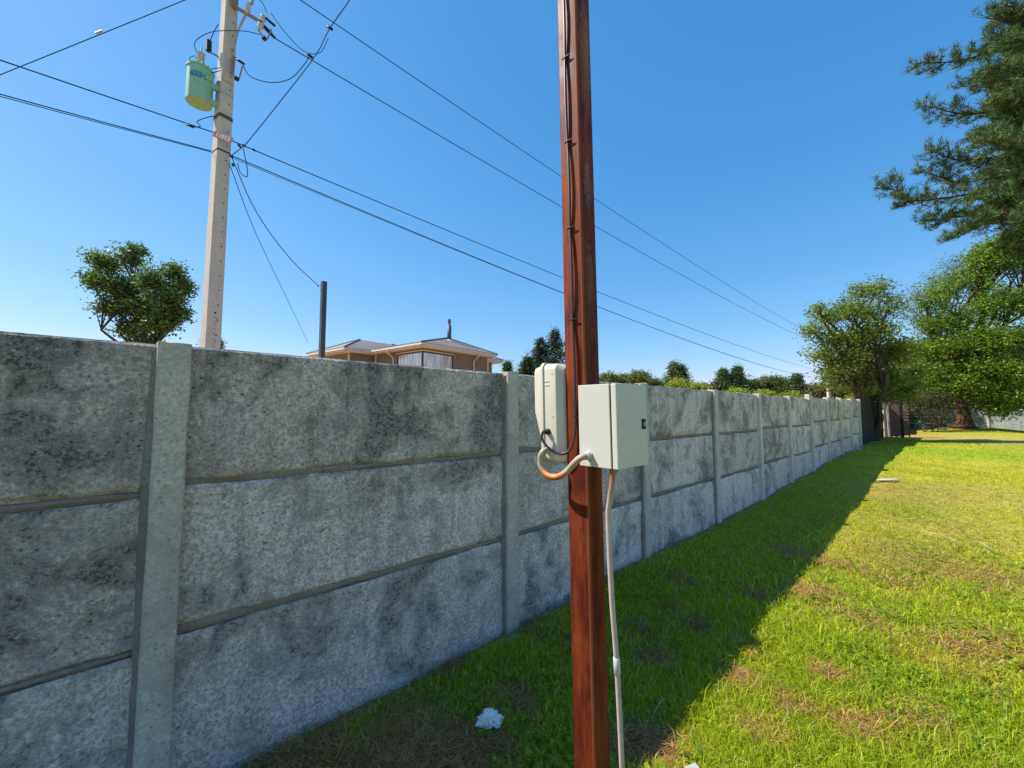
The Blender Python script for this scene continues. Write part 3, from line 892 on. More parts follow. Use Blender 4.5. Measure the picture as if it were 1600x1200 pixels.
MB().lathe([(.016, 0), (.016, .005), (.013, .006), (.013, .015), (.011, .016)], hgp, -D, 14).build('hose_gland', M_GREYPL, mbx)
MB().box(PP(0, -.0505, 1.80), D * .045, N * .0012, LEAN * .014).build('mounting_plate', M_STEEL, mbx)

# corrugated hose between both boxes
def mat_hose():
    m, nt, bs, out = new_mat('stained_hose_plastic')
    co = objco(nt)
    n = noise_node(nt, co, 26, 4, .6); n2 = noise_node(nt, co, 9, 3, .6)
    sx = nt.nodes.new('ShaderNodeSeparateXYZ'); nt.links.new(co, sx.inputs[0])
    lowm = nt.nodes.new('ShaderNodeMapRange'); nt.links.new(sx.outputs['Z'], lowm.inputs[0])
    lowm.inputs[1].default_value = .045; lowm.inputs[2].default_value = .015
    fac = math_node(nt, 'MULTIPLY', lowm.outputs[0], ramp(nt, n2, [(.36, 0.0), (.46, 1.0)]), True)
    c = mix(nt, ramp(nt, n, [(.35, 0.0), (.65, 1.0)]), (.33, .26, .21), (.46, .38, .31))
    c = mix(nt, fac, c, (.55, .15, .012))
    nt.links.new(c, bs.inputs['Base Color']); bs.inputs['Roughness'].default_value = .55
    return m
M_HOSE = mat_hose()
hp = spline([hgp - D * .012, hgp - D * .030 - N * .006 - Z3 * .006, PP(-.115, -.135, 1.500), PP(-.118, -.130, 1.466), PP(-.120, -.098, 1.438), PP(-.122, -.05, 1.434), PP(-.125, .0, 1.455), PP(-.128, .045, 1.494), gp - D * .032 - N * .018 - Z3 * .008, gp - D * .014], 150)
rad = [.0104 + (.0024 if (i % 2) else 0) for i in range(len(hp))]
hose = MB().tube(hp, rad, 12).build('corrugated_hose', M_HOSE, None, True, origin=PP(-.12, -.03, 1.425))
tag(hose, 'cream corrugated hose with orange stain linking meter box and cabinet', 'hose')

# cable up the pole
f_ = -.0575
cpts = [bgp - D * .016, bgp - D * .028 + Z3 * .001 - N * .004, PP(-.112, -.128, 1.58), PP(-.105, -.105, 1.548), PP(-.090, -.078, 1.527), PP(-.078, -.045, 1.522), PP(-.068, -.014, 1.545), PP(f_ - .003, .0, 1.60), PP(f_, .003, 1.672)]
TIES = [(1.672, .003), (2.06, .001), (2.44, -.001), (2.81, -.003), (3.18, -.006), (3.55, -.008), (4.5, -.01)]
for (za, na), (zb, nb_) in zip(TIES[:-1], TIES[1:]):
    sg = random.choice((1, -1)) * .003 + .003
    for k in range(1, 5):
        t = k / 4
        cpts.append(PP(f_ - .004 * math.sin(math.pi * t), na + (nb_ - na) * t + sg * math.sin(math.pi * t), za + (zb - za) * t))
cable = MB().tube(spline(cpts, 200), .0056, 8).build('power_cable', M_CABLE, None, True, origin=PP(-.07, 0, 1.52))
tag(cable, 'dark cable tied up the rust red pole from the meter box', 'cable')
for i, (z, nn) in enumerate(TIES[:-1]):
    tm = MB().box(PP(f_ - .0060, nn, z), D * .0015, N * .010, LEAN * .0025, .0007)
    tm.box(PP(f_ - .001, nn + .011, z), D * .006, N * .0012, LEAN * .0025)
    tm.box(PP(f_ - .001, nn - .011, z), D * .006, N * .0012, LEAN * .0025)
    tm.box(PP(f_ - .0045, nn + .016, z - .001), D * .002, N * .008, LEAN * .0016)
    tm.build('tie', M_BLACK, cable)

# conduit from the cabinet down to the soil
M_RUSTPIPE = mat_simple('rust_stained_bend', (.27, .085, .05), .6, var=.3, scale=30)
def mat_pipe():
    m, nt, bs, out = new_mat('dusty_pink_conduit')
    co = objco(nt); sx = nt.nodes.new('ShaderNodeSeparateXYZ'); nt.links.new(co, sx.inputs[0])
    n = noise_node(nt, co, 30, 4, .6)
    mr = nt.nodes.new('ShaderNodeMapRange'); nt.links.new(math_node(nt, 'ADD', sx.outputs['Z'], math_node(nt, 'MULTIPLY', math_node(nt, 'SUBTRACT', n, .5), .1)), mr.inputs[0])
    mr.inputs[1].default_value = 1.36; mr.inputs[2].default_value = 1.45
    c = mix(nt, ramp(nt, n, [(.3, 0.0), (.7, 1.0)]), (.40, .31, .27), (.50, .40, .35))
    c = mix(nt, mr.outputs[0], c, (.30, .085, .035))
    nt.links.new(c, bs.inputs['Base Color']); bs.inputs['Roughness'].default_value = .5
    return m
pa = PP(.008 - W2 + .022, .180, cz0 - .001)
pipe_base = at(981, 1200, 1.545); 
pg = Vector((pipe_base.x, pipe_base.y, 0))
mids = [pa, pa - Z3 * .03, pa - Z3 * .065 - Vector((.004, 0, 0)), at(952, 786, 1.50), at(950.5, 815, 1.51), at(956, 935, 1.52), at(964, 1040, 1.53), at(972, 1200, 1.545), at(976, 1290, 1.55), at(979, 1345, 1.555)]
pp_ = spline(mids, 60)
pipe = MB().tube(pp_, .0098, 12).build('conduit', mat_pipe(), None, True, origin=(pp_[-1].x, pp_[-1].y, 0))
tag(pipe, 'thin pinkish conduit running from the cabinet down into the grass', 'conduit')
ci = min(range(len(pp_)), key=lambda i: abs(pp_[i].z - at(966, 1048, 1.53).z))
ca = pp_[ci] + (pp_[ci - 1] - pp_[ci]).normalized() * .03; cb_ = pp_[ci] + (pp_[ci + 1] - pp_[ci]).normalized() * .03
MB().tube([ca, ca.lerp(cb_, .02), ca.lerp(cb_, .98), cb_], [.0105, .0122, .0122, .0105], 12).build('coupling', M_GREYPL, pipe, True)

# ------------------------------------------------------------------ litter and stones
M_RAG = mat_simple('white_plastic_film', (.78, .74, .69), .5, var=.06, scale=20)
def crumple(name, c, r, h, seed, mat, label, cat, flat=.6, n=3, jag=.35):
    bm = bmesh.new(); bmesh.ops.create_icosphere(bm, subdivisions=n, radius=1)
    for v in bm.verts:
        p = v.co.copy()
        k = 1 + jag * noise.fractal(p * 1.6 + Vector((seed, 0, 0)), 1, 2, 3) + jag * .8 * abs(noise.noise(p * 4 + Vector((seed, 3, 0))))
        v.co = Vector((p.x * r * k, p.y * r * k * .8, max(-.3, p.z) * h * k + h * .25))
    vs = [Vector(c) + v.co for v in bm.verts]; bm.verts.index_update()
    fs = [tuple(v.index for v in f.verts) for f in bm.faces]; bm.free()
    o = mesh(name, vs, fs, mat, None, False, origin=c)
    return tag(o, label, cat)
crumple('plastic_bag', on_ground(765, 1134) + Z3 * .02, .052, .034, 4.0, M_RAG, 'crumpled white plastic bag lying in the shaded grass', 'bag', n=4, jag=.6)
M_STONE = mat_concrete('field_stone', (.42, .39, .34), (.33, .30, .26), (.2, .18, .16), (.5, .65), 2.0, .8, 0, False)
crumple('stone', on_ground(806, 998), .040, .02, 1.0, M_STONE, 'flat pale stone at the foot of the wall post behind the pole', 'stone', jag=.25)
crumple('stone', on_ground(795, 984) + Z3 * .012, .03, .03, 6.0, M_STONE, 'small grey rubble lump touching the base of wall post', 'stone', jag=.3)
crumple('stone', on_ground(1336, 703), .17, .13, 8.0, M_STONE, 'rounded boulder by the wall near the dark fence', 'stone', jag=.25)
crumple('stone', on_ground(855, 962), .02, .012, 9.0, M_STONE, 'tiny pale pebble in the grass left of the rust pole', 'stone', jag=.25)
# flat pale board pieces
M_BOARD = mat_simple('bleached_board', (.46, .43, .37), .8, var=.12, scale=12, bumpy=.2)
p = on_ground(1384, 753)
vs = []; outl = [(-.20, -.03), (-.12, .07), (.02, .10), (.12, .06), (.30, .05), (.27, -.02), (.1, -.06), (-.06, -.04)]
bs_ = MB(); m_ = len(outl)
bs_.add([p + Vector((a, b * 1.2, .052 + .01 * math.sin(7 * a))) for a, b in outl] + [p + Vector((a, b * 1.2, .035)) for a, b in outl],
        [tuple(range(m_ - 1, -1, -1)), tuple(range(m_, 2 * m_))] + [(k, (k + 1) % m_, m_ + (k + 1) % m_, m_ + k) for k in range(m_)])
o = bs_.build('cardboard_scrap', M_BOARD, None, False, origin=p); tag(o, 'flat torn pale scrap lying on the far sunny lawn', 'scrap')
p = on_ground(1090, 1240) + Z3 * .06
ux = Vector((.93, .36, 0)); uy = Vector((-.36, .93, .0)); 
o = MB().box(p - uy * .055 + Z3 * .0, ux * .032, (uy + Z3 * .25).normalized() * .10, Vector((0, -.25, 1)).normalized() * .006, .002).build('board_offcut', M_BOARD, None, False, origin=p)
tag(o, 'white board offcut poking from the sunlit grass at the bottom edge', 'board')
# twigs on the lawn
M_TWIG = mat_simple('dry_twig', (.36, .29, .20), .85, var=.2, scale=40)
for k, (a, b, lab) in enumerate([((1450, 838), (1500, 855), 'long pale dry twig lying on the sunny lawn'), ((1522, 853), (1552, 866), 'short pale dry twig lying further right on the sunny lawn'), ((1022, 1128), (1040, 1108), 'bent straw stalk leaning at the shadow edge beside the pole')]):
    A = on_ground(*a) + Z3 * .045; B = on_ground(*b) + Z3 * .05
    mdl = A.lerp(B, .5) + Vector((.02, .02, .02))
    o = MB().tube(spline([A, A.lerp(mdl, .5) + Z3 * .006, mdl, B], 12), .005 if k < 2 else .003, 6).build('twig', M_TWIG, None, True, origin=A)
    tag(o, lab, 'twig', 'twigs on the lawn')

# ------------------------------------------------------------------ utility pole beyond the wall
M_UPOLE = mat_concrete('spun_pole_concrete', (.50, .48, .44), (.44, .42, .39), (.30, .29, .27), (.54, .70), 4.4, .3, .25, False, 0)
M_HOLE = mat_simple('dark_hole', (.03, .03, .03), .9, var=.1)
M_PORC = mat_simple('grey_porcelain', (.42, .44, .46), .25, var=.08, spec=.6)
M_GALV = mat_simple('dull_galvanised', (.34, .35, .36), .55, .4, .2, 30)
M_RUSTARM = mat_simple('rusted_arm', (.25, .16, .15), .7, var=.25)
M_WIRE = mat_simple('black_line_wire', (.030, .050, .075), .95, var=.2, spec=.0)
M_GREENP = mat_simple('pale_green_enamel', (.23, .44, .31), .4, var=.06, scale=6, spec=.45)
M_OLIVE = mat_simple('olive_undercoat', (.15, .22, .12), .6, var=.2, scale=10)
UY = 7.0
A0 = at(329, 530, UY); A1 = at(359.5, 0, UY)
uax = (A1 - A0).normalized()
def UP(z): return A0 + uax * ((z - A0.z) / uax.z)
ub = UP(ghf(A0.x, A0.y))
up = thing('utility_pole', ub, 'tall pale concrete power pole behind the wall carrying transformer and lines', 'power pole')
na = math.radians(-33); FN = Vector((math.cos(na), math.sin(na), 0)); FS = Vector((-FN.y, FN.x, 0))   # front normal, rightwards
def uring(z, sc=1.0):
    hw = .100 * sc; hd = .112 * sc; c = .018
    pts = [(-hw, hd - c), (-hw + c, hd), (hw - c, hd), (hw, hd - c), (hw, -hd + c), (hw - c, -hd), (-hw + c, -hd), (-hw, -hd + c)]
    return [UP(z) + FS * a + FN * b for a, b in pts]
zs = [-.3, 2, 4, 6, 8, 9.6]
v, f = loft([uring(z, 1.22 - .026 * z)[::-1] for z in zs]); mesh('shaft', v, f, M_UPOLE, up)
def ufront(z): return .112 * (1.22 - .026 * z)
zz = 2.2
for k in range(26):
    z = 3.0 + k * .26
    if z > 9.3: break
    MB().lathe([(.0001, 0), (.013, 0), (.013, .002), (.0001, .002)], UP(z) + FN * (ufront(z) - .0005) + FS * .035, FN, 8).build('bolt_hole', M_HOLE, up)
# marks cast into the face low on the pole
for (z, a, w_, h_) in [(3.38, .0, .012, .035), (3.30, .0, .02, .008), (3.22, .0, .022, .007), (3.17, .0, .02, .006), (3.10, .0, .02, .006), (3.02, -.01, .022, .007), (2.99, .012, .006, .014), (2.92, .0, .022, .005), (2.86, .0, .022, .005), (2.89, .02, .004, .03), (2.80, .0, .020, .005), (2.76, -.016, .004, .03), (2.72, .0, .020, .005)]:
    MB().box(UP(z) + FN * (ufront(z) + .001) + FS * a, FS * w_, FN * .0015, Z3 * h_ / 2).build('cast_mark', M_HOLE, up)
# steel bands and the step
def band(z, h, mat, nm, grow=.006):
    r1 = [UP(z) + (p - UP(z)) * 1.0 for p in uring(z, 1.22 - .026 * z)]
    c = UP(z)
    ex = [(p - c) + (p - c).normalized() * grow for p in r1]
    rings = [[c + e + uax * (-h) for e in ex], [c + e + uax * h for e in ex]]
    v, f = loft([r[::-1] for r in rings]); mesh(nm, v, f, mat, up)
zb_ = at(340, 187, UY).z
M_DKBAND = mat_simple('dark_grey_band', (.07, .075, .08), .7, var=.3)
band(zb_, .032, M_DKBAND, 'clamp_band', .010); band(at(340, 240, UY).z, .012, M_BLACK, 'clamp_band'); band(at(350, 152, UY).z, .012, M_GALV, 'clamp_band', .004); band(at(350, 133, UY).z, .012, M_GALV, 'clamp_band', .004)
# cross-arm with post insulators and strut
ca0 = at(366, 10, 6.95); ca1 = at(405, 33, 6.80); cax = (ca1 - ca0)
MB().box(ca0.lerp(ca1, .42), cax * .62, cax.cross(Z3).normalized() * .028, Z3 * .028).build('cross_arm', M_RUSTARM, up)
MB().tube([at(384, 22, 6.86), at(372, 48, 6.93), at(364, 88, 6.97)], [.022, .018, .012], 6).build('strut', M_GALV, up)
MB().box(at(366, 3, 6.93), FS * .045, FN * .05, Z3 * .10).build('arm_plate', M_RUSTARM, up)
def insul(p, ax, L, r, nm, parent, n=4):
    prof = [(r * .35, 0)]
    for k in range(n):
        a = L * (k + .1) / n; b = L * (k + .9) / n
        prof += [(r * .55, a), (r, a + .35 * (b - a)), (r * .55, b)]
    prof += [(r * .3, L)]
    return MB().lathe(prof, p, ax, 14).build(nm, M_PORC, parent, True)
insul(at(387, 22, 6.85), Vector((.10, -.1, 1)), .20, .045, 'insulator', up); 
MB().tube([at(393, 6, 6.83), at(394, -2, 6.83)], .03, 8).build('insulator_cap', M_GALV, up)
insul(at(412, 24, 6.80), Vector((-.13, 0, -1)), .12, .05, 'insulator', up, 2)
insul(at(408, 36, 6.80), Vector((-.13, 0, -1)), .12, .052, 'insulator', up, 2)
# drop-out fuses: bracket, tube, lower contact
def fuse(pts_tube, pts_low, label):
    root = thing('fuse_cutout', pts_tube[0], label, 'fuse')
    MB().tube(pts_tube, .022, 8).build('fuse_tube', M_BLACK, root, True)
    MB().tube(pts_low, .012, 6).build('contact_arm', M_RUSTARM, root)
    MB().box(pts_low[1], FS * .03, FN * .03, Z3 * .022).build('contact', M_BLACK, root)
    return root
fuse([at(415, 28, 6.82), at(429, 40, 6.82)], [at(403, 46, 6.82), at(413, 60, 6.80), at(418, 61, 6.80), at(424, 46, 6.82)], 'upper drop out fuse hanging from the cross arm of the concrete power pole')
fuse([at(368, 91, 6.86), at(381, 100, 6.84)], [at(363, 116, 6.88), at(370, 123, 6.85), at(374, 122, 6.85), at(379, 103, 6.84)], 'lower drop out fuse on the right side of the concrete power pole')
MB().tube([at(365, 89, 6.92), at(362, 116, 6.92)], [.035, .025], 8).build('fuse_bracket', M_RUSTARM, up)
ar = thing('surge_arrester', at(343, 88, 6.95), 'small dark surge arrester on arm left of the power pole', 'arrester')
MB().tube([at(342, 89, 6.96), at(327, 81, 6.9)], .014, 6).build('arm', M_RUSTARM, ar)
MB().tube([at(326, 80, 6.9), at(326.5, 64, 6.9)], [.045, .045], 10).build('body', M_BLACK, ar)
# transformer
tc0 = at(309, 160, 6.80); tz0 = tc0.z - .02; tz1 = tz0 + .60
tx = Vector((tc0.x + .02, tc0.y, 0)); TR = .190
tr = thing('transformer', Vector((tx.x, tx.y, tz0)), 'pale green pole transformer can painted with blue number hanging on concrete power pole', 'transformer')
tb = Vector((tx.x, tx.y, tz0))
MB().lathe([(TR - .004, .02), (TR, .0), (TR, .60), (TR, .601)], tb, Z3, 40).build('tank', M_GREENP, tr, False)
smooth_by_angle(tr.children[0], 40)
MB().lathe([(.0001, .012), (TR - .012, .012), (TR - .012, .021), (.0001, .021)], tb, Z3, 40).build('tank_floor', M_OLIVE, tr)
MB().lathe([(TR + .012, .585), (TR + .012, .612), (TR - .03, .635), (.0001, .65)], tb, Z3, 40).build('lid', M_GREENP, tr)
insul(tb + Vector((.02, -.04, .64)), Vector((.02, 0, 1)), .27, .062, 'bushing', tr, 6)
MB().tube([tb + Vector((.025, -.04, .9)), tb + Vector((.025, -.04, 1.0))], .012, 6).build('terminal', M_GALV, tr)
for dx, dy in ((.10, -.10), (.15, -.02), (-.15, -.06)):
    MB().lathe([(.016, 0), (.016, .035), (.010, .05)], tb + Vector((dx, dy, .63)), Z3, 8).build('stud', M_PORC, tr)
MB().tube([tb + Vector((-.16, -.06, .66)), tb + Vector((-.15, -.06, .80)), tb + Vector((-.07, -.05, .84)), tb + Vector((-.03, -.04, .74))], .006, 5).build('ground_lead', M_WIRE, tr)
for zz_ in (.36, .06):
    pz = UP(tz0 + zz_); q0 = tb + Vector((.13, .0, zz_)); q1 = Vector((pz.x, pz.y, tz0 + zz_)) - FS * .10
    dd = (q1 - q0)
    MB().box(q0.lerp(q1, .5), dd * .5, Vector((-dd.y, dd.x, 0)).normalized() * .035, Z3 * .05, .01).build('hanger_bracket', M_GREENP, tr)
MB().lathe([(.05, 0), (.05, .02), (.03, .03)], tb + Vector((TR * .93, -TR * .30, .42)), Vector((.95, -.30, 0)), 14).build('side_boss', M_GREENP, tr)
def text_mesh(txt, size):
    cu = bpy.data.curves.new('lettering', 'FONT'); cu.body = txt; cu.size = size; cu.align_x = 'CENTER'; cu.align_y = 'CENTER'; cu.offset = .006 * size / .1
    cu.resolution_u = 3
    to = bpy.data.objects.new('lettering', cu); C.objects.link(to)
    dg = bpy.context.evaluated_depsgraph_get(); me = to.evaluated_get(dg).to_mesh()
    vs = [v.co.copy() for v in me.vertices]; fs = [tuple(p_.vertices) for p_ in me.polygons]
    to.evaluated_get(dg).to_mesh_clear(); bpy.data.objects.remove(to); bpy.data.curves.remove(cu)
    return vs, fs
M_BLUE = mat_simple('blue_stencil_paint', (.01, .20, .42), .6, var=.15)
vs, fs = text_mesh('6234', .125)
a_mid = math.atan2(-tx.y, -tx.x) - .16
mesh('number', [tb + Vector((math.cos(a_mid + v_.x / TR) * (TR + .003), math.sin(a_mid + v_.x / TR) * (TR + .003), .40 + v_.y)) for v_ in vs], fs, M_BLUE, tr)
# number plate round the pole
M_PLATE = mat_simple('faded_red_plate', (.52, .22, .20), .5, var=.2, scale=25)
M_WHITEP = mat_simple('off_white_paint', (.80, .76, .74), .6, var=.1)
pl0 = at(334, 208, 6.78); pl1 = at(363, 220, 6.80); pc = pl0.lerp(pl1, .5); pu = (pl1 - pl0); pn = Vector((pu.y, -pu.x, 0)).normalized()
plate = thing('number_plate', pc, 'small faded red number plate fixed across the concrete power pole', 'sign')
pup = pn.cross(pu.normalized()) * -1
if pup.z < 0: pup = -pup
MB().box(pc, pu * .5, pn * .003, pup * .055).build('plate', M_PLATE, plate)
vs, fs = text_mesh('11012', .105)
mesh('lettering', [pc + pu.normalized() * v_.x + pup * v_.y + pn * .005 for v_ in vs], fs, M_WHITEP, plate)

# ------------------------------------------------------------------ second pole, far along the line
p2 = Vector((33.6, 43.4, 0))
up2 = thing('utility_pole', p2, 'distant pale concrete power pole rising behind the far end of the wall', 'power pole')
v, f = loft([[p2 + Vector((sx * h, sy * h, z)) for sx, sy in ((-1, -1), (1, -1), (1, 1), (-1, 1))] for z, h in ((-.3, .16), (9.0, .11))]); mesh('shaft', v, f, M_UPOLE, up2)
MB().box(p2 + N * .7 + Z3 * 8.1, N * 1.0, D * .05, Z3 * .05).build('cross_arm', M_RUSTARM, up2)
# service post next to the neighbour's house
M_DARKSTEEL = mat_simple('dark_painted_steel', (.05, .055, .065), .5, .2, .2)
sp = at(503, 545, 8.6); sp_top = at(504.5, 440, 8.6)
spb = Vector((sp.x - .05, sp.y, ghf(sp.x, sp.y)))
spo = thing('service_post', spb, 'dark square steel service post standing behind the wall left of house', 'post')
MB().box(Vector((sp.x, sp.y, sp_top.z / 2)), (FS * .9 + FN * .1).normalized() * .048, (FN * .9 - FS * .1).normalized() * .048, Z3 * sp_top.z / 2, .004).build('shaft', M_DARKSTEEL, spo)
MB().tube([sp_top + Vector((-.03, 0, -.08)), sp_top + Vector((-.09, -.01, -.08)), sp_top + Vector((-.09, -.01, -.13))], .012, 6).build('hook', M_GALV, spo)

# ------------------------------------------------------------------ wires
def wire(pts_or_ends, label, sag=0.0, r=.011, mat=M_WIRE, name='power_line', group='overhead wires', n=48):
    if len(pts_or_ends) == 2:
        a, b = [Vector(q) for q in pts_or_ends]
        pts = [a.lerp(b, (i / n) ** 1.5) - Z3 * sag * 4 * ((i / n) ** 1.5) * (1 - (i / n) ** 1.5) for i in range(n + 1)]
    else: pts = spline(pts_or_ends, n)
    o = MB().tube(pts, r, 6).build(name, mat, None, True, origin=pts[0])
    return tag(o, label, 'wire', group)
def far(q, z): return p2 + N * q + Z3 * z
def back(q, z): return Vector((A0.x, A0.y, 0)) - D * 46 + N * q + Z3 * z
MB().tube([ca1, at(418, 47, 6.95), at(430, 60, 7.06)], [.02, .034, .02], 8).build('strain_insulator', M_BLACK, up)
wire([at(430, 60, 7.06), far(.6, 8.2)], 'lower thick high voltage line from the cross arm running right past the rust pole', .55, .009)
wire([at(364, -72, 5.98), far(1.4, 8.2)], 'topmost high voltage line crossing behind the rust pole', .6, .008)
wire([at(360, 219, 6.85), far(.2, 5.75)], 'black low voltage line leaving the number plate to the right', .50, .009)
wire([at(361, 243, 6.85), far(.25, 5.1)], 'thicker telephone cable below the low voltage line', .80, .009)
wire([at(361, 246, 6.85), far(.1, 4.95)], 'thin telephone cable lowest of the lines to the right', .70, .005)
wire([at(334, 207, 6.9), back(.2, 6.4)], 'black low voltage line entering the power pole from the left', .6, .009)
wire([at(330, 236, 6.9), back(.25, 6.0)], 'grey telephone cable entering the power pole from the left', 1.25, .008, M_WIRE)
wire([at(330, 237.5, 6.95), back(.35, 5.85)], 'second grey telephone cable just under the other at left', 1.3, .006, M_WIRE)
g0_ = at(358, -28, 6.9); g1_ = at(0, 115, 6.3); gd_ = (g1_ - g0_)
gend = g0_ + gd_ * ((g0_.z - .1) / -gd_.z)
gw_ = wire([g0_, g0_.lerp(gend, .2) - Z3 * .02, g0_.lerp(gend, .5) - Z3 * .03, gend], 'stay wire falling from the power pole top to the upper left', r=.007)
ip = at(155, 50, 6.56)
MB().tube([ip - gd_.normalized() * -.06, ip - gd_.normalized() * .05], .018, 8).build('strain_insulator', M_GALV, gw_)
wire([at(362, 246, 6.85), at(400, 330, 7.2), at(450, 400, 7.8), sp_top + Vector((-.09, -.01, -.1))], 'service drop wire hanging from power pole to the dark post', r=.007)
wire([at(358, 255, 6.9), at(400, 365, 9), at(450, 470, 13), at(481, 535, 17.5)], 'faint thin wire slanting down to the left of the house', r=.007)
wire([at(381, 229, 6.9), at(420, 181, 7.2), at(490, 91, 7.46), at(515, 45, 6.95), at(546, 0, 6.6), at(590, -75, 6.1)], 'tap wire climbing from the low voltage line across both high voltage lines', r=.008)
wire([at(381, 228, 6.9), at(362, 243, 6.85)], 'short end of the tap wire tied to the power pole', r=.007)
wire([at(380, 103, 6.84), at(392, 120, 6.9), at(425, 129, 7.0), at(455, 122, 7.2), at(476, 100, 7.4), at(483, 88, 7.46)], 'looping jumper from the lower fuse up to the high voltage line', r=.007)
wire([at(407, 54, 6.82), at(385, 49, 6.85), at(365, 48, 6.8), at(330, 50, 6.75), at(305, 65, 6.72), at(308, 84, 6.75)], 'jumper arching from the fuse over to the transformer bushing', r=.006)
wire([at(385, -18, 6.8), at(408, 2, 6.8), at(417, 20, 6.82)], 'short jumper dropping to the upper fuse', r=.006)
wire([at(423, 20, 6.82), at(445, 50, 7.0), at(475, 80, 7.3), at(500, 82, 7.3), at(513, 60, 7.0)], 'slack jumper under the upper high voltage line', r=.006)
wire([at(341, 38, 6.85), at(335, 48, 6.85), at(328, 64, 6.9)], 'short lead rising from the surge arrester to the pole', r=.007)
wire([at(337, 181, 6.85), at(322, 184, 6.82), at(308, 190, 6.8), at(313, 197, 6.8), at(305, 199, 6.82)], 'short tail clipped to the left low voltage line', r=.007)
wire([at(345, 106, 6.86), at(330, 108, 6.8), at(330, 114, 6.8), at(345, 110, 6.86)], 'small wire loop between transformer and pole', r=.006)
wire([at(380, 232, 6.9), at(383, 246, 6.9), at(386, 262, 6.9), at(386, 276, 6.9), at(376, 270, 6.88), at(371, 255, 6.86)], 'dangling cable loop right of the power pole', r=.007)
for k, (a, b) in enumerate([((512, 41), (519, 46)), ((480, 84), (488, 90))]):
    o = MB().tube([at(*a, 6.95 if k == 0 else 7.46), at(*b, 6.95 if k == 0 else 7.48)], .026, 8).build('line_clamp', M_BLACK, None, True, origin=at(*a, 7))
    tag(o, ['line clamp on the topmost high voltage line', 'line clamp on the lower thick high voltage line'][k], 'clamp', 'clamps on the lines')
for k, (a, b, lab) in enumerate([((372, 226), (376, 230), 'connector nearest the pole on the right low voltage line'), ((379, 226), (383, 229), 'middle connector on the right low voltage line'), ((395, 233), (399, 236), 'outer connector on the right low voltage line'), ((292, 195), (303, 199), 'connector sleeve on the left low voltage line'), ((363, 255), (365, 260), 'black dead end wedge below the right lines'), ((359, 243), (364, 246), 'black clamp beside the pole where telephone cable leaves')]):
    o = MB().tube([at(*a, 6.88), at(*b, 6.9)], .019, 8).build('line_connector', M_BLACK, None, True, origin=at(*a, 6.9)); tag(o, lab, 'connector', 'connectors on the lines')
# ------------------------------------------------------------------ neighbour's house
HU = Vector((.623, .783, 0)).normalized(); HV = Vector((-HU.y, HU.x, 0)); HC = Vector((-4.47, 20, 0)); ZE = 5.13
def HP(u, v, z): return HC + HU * u + HV * v + Z3 * z
def mat_roof():
    m, nt, bs, out = new_mat('grey_brown_roof_sheet')
    co = objco(nt); n = noise_node(nt, co, 2.0, 5, .6); n2 = noise_node(nt, co, 14, 4, .6)
    wv = nt.nodes.new('ShaderNodeTexWave'); wv.inputs['Scale'].default_value = 5.0; wv.bands_direction = 'Z'; nt.links.new(co, wv.inputs['Vector'])
    c = mix(nt, ramp(nt, n, [(.35, 0.0), (.65, 1.0)]), (.15, .135, .125), (.21, .19, .175))
    c = mix(nt, .35, c, mix(nt, 1.0, c, ramp(nt, n2, [(.3, .6), (.7, 1.4)]), 'MULTIPLY'))
    nt.links.new(c, bs.inputs['Base Color']); bs.inputs['Roughness'].default_value = .75
    bump(nt, bs, wv.outputs['Fac'], .4, .02)
    return m
M_ROOF = mat_roof()
M_TRIM = mat_simple('cream_trim_paint', (.60, .57, .53), .6, var=.05)
M_STUCCO = mat_simple('tan_stucco', (.200, .158, .120), .9, var=.10, scale=3, bumpy=.2)
M_FRAME = mat_simple('dark_window_frame', (.03, .04, .05), .4, var=.1)
def mat_glass():
    m, nt, bs, out = new_mat('curtained_window_glass')
    co = objco(nt); n = noise_node(nt, co, 3, 3, .5, stretch=(2.5, 2.5, .3))
    nt.links.new(mix(nt, ramp(nt, n, [(.35, 0.0), (.6, 1.0)]), (.30, .33, .38), (.62, .66, .70)), bs.inputs['Base Color'])
    bs.inputs['Roughness'].default_value = .05; bs.inputs['Specular IOR Level'].default_value = .9
    bs.inputs['Coat Weight'].default_value = 1.0; bs.inputs['Coat Roughness'].default_value = .02
    return m
M_GLASS = mat_glass()
house = thing('house', HP(2.5, 2.5, 0), 'tan stucco house with low grey hipped roof behind the wall', 'house')
def wallbox(u0, u1, v0, v1, z1):
    c = HP((u0 + u1) / 2, (v0 + v1) / 2, z1 / 2)
    MB().box(c, HU * (u1 - u0) / 2, HV * (v1 - v0) / 2, Z3 * z1 / 2).build('wall', M_STUCCO, house)
wallbox(.5, 5.4, .5, 4.6, ZE - .16); wallbox(-1.0, 5.2, 4.9, 8.2, ZE - .16); wallbox(5.0, 7.0, 1.6, 4.2, ZE - .24); wallbox(.9, 5.0, 4.3, 5.2, ZE - .18)
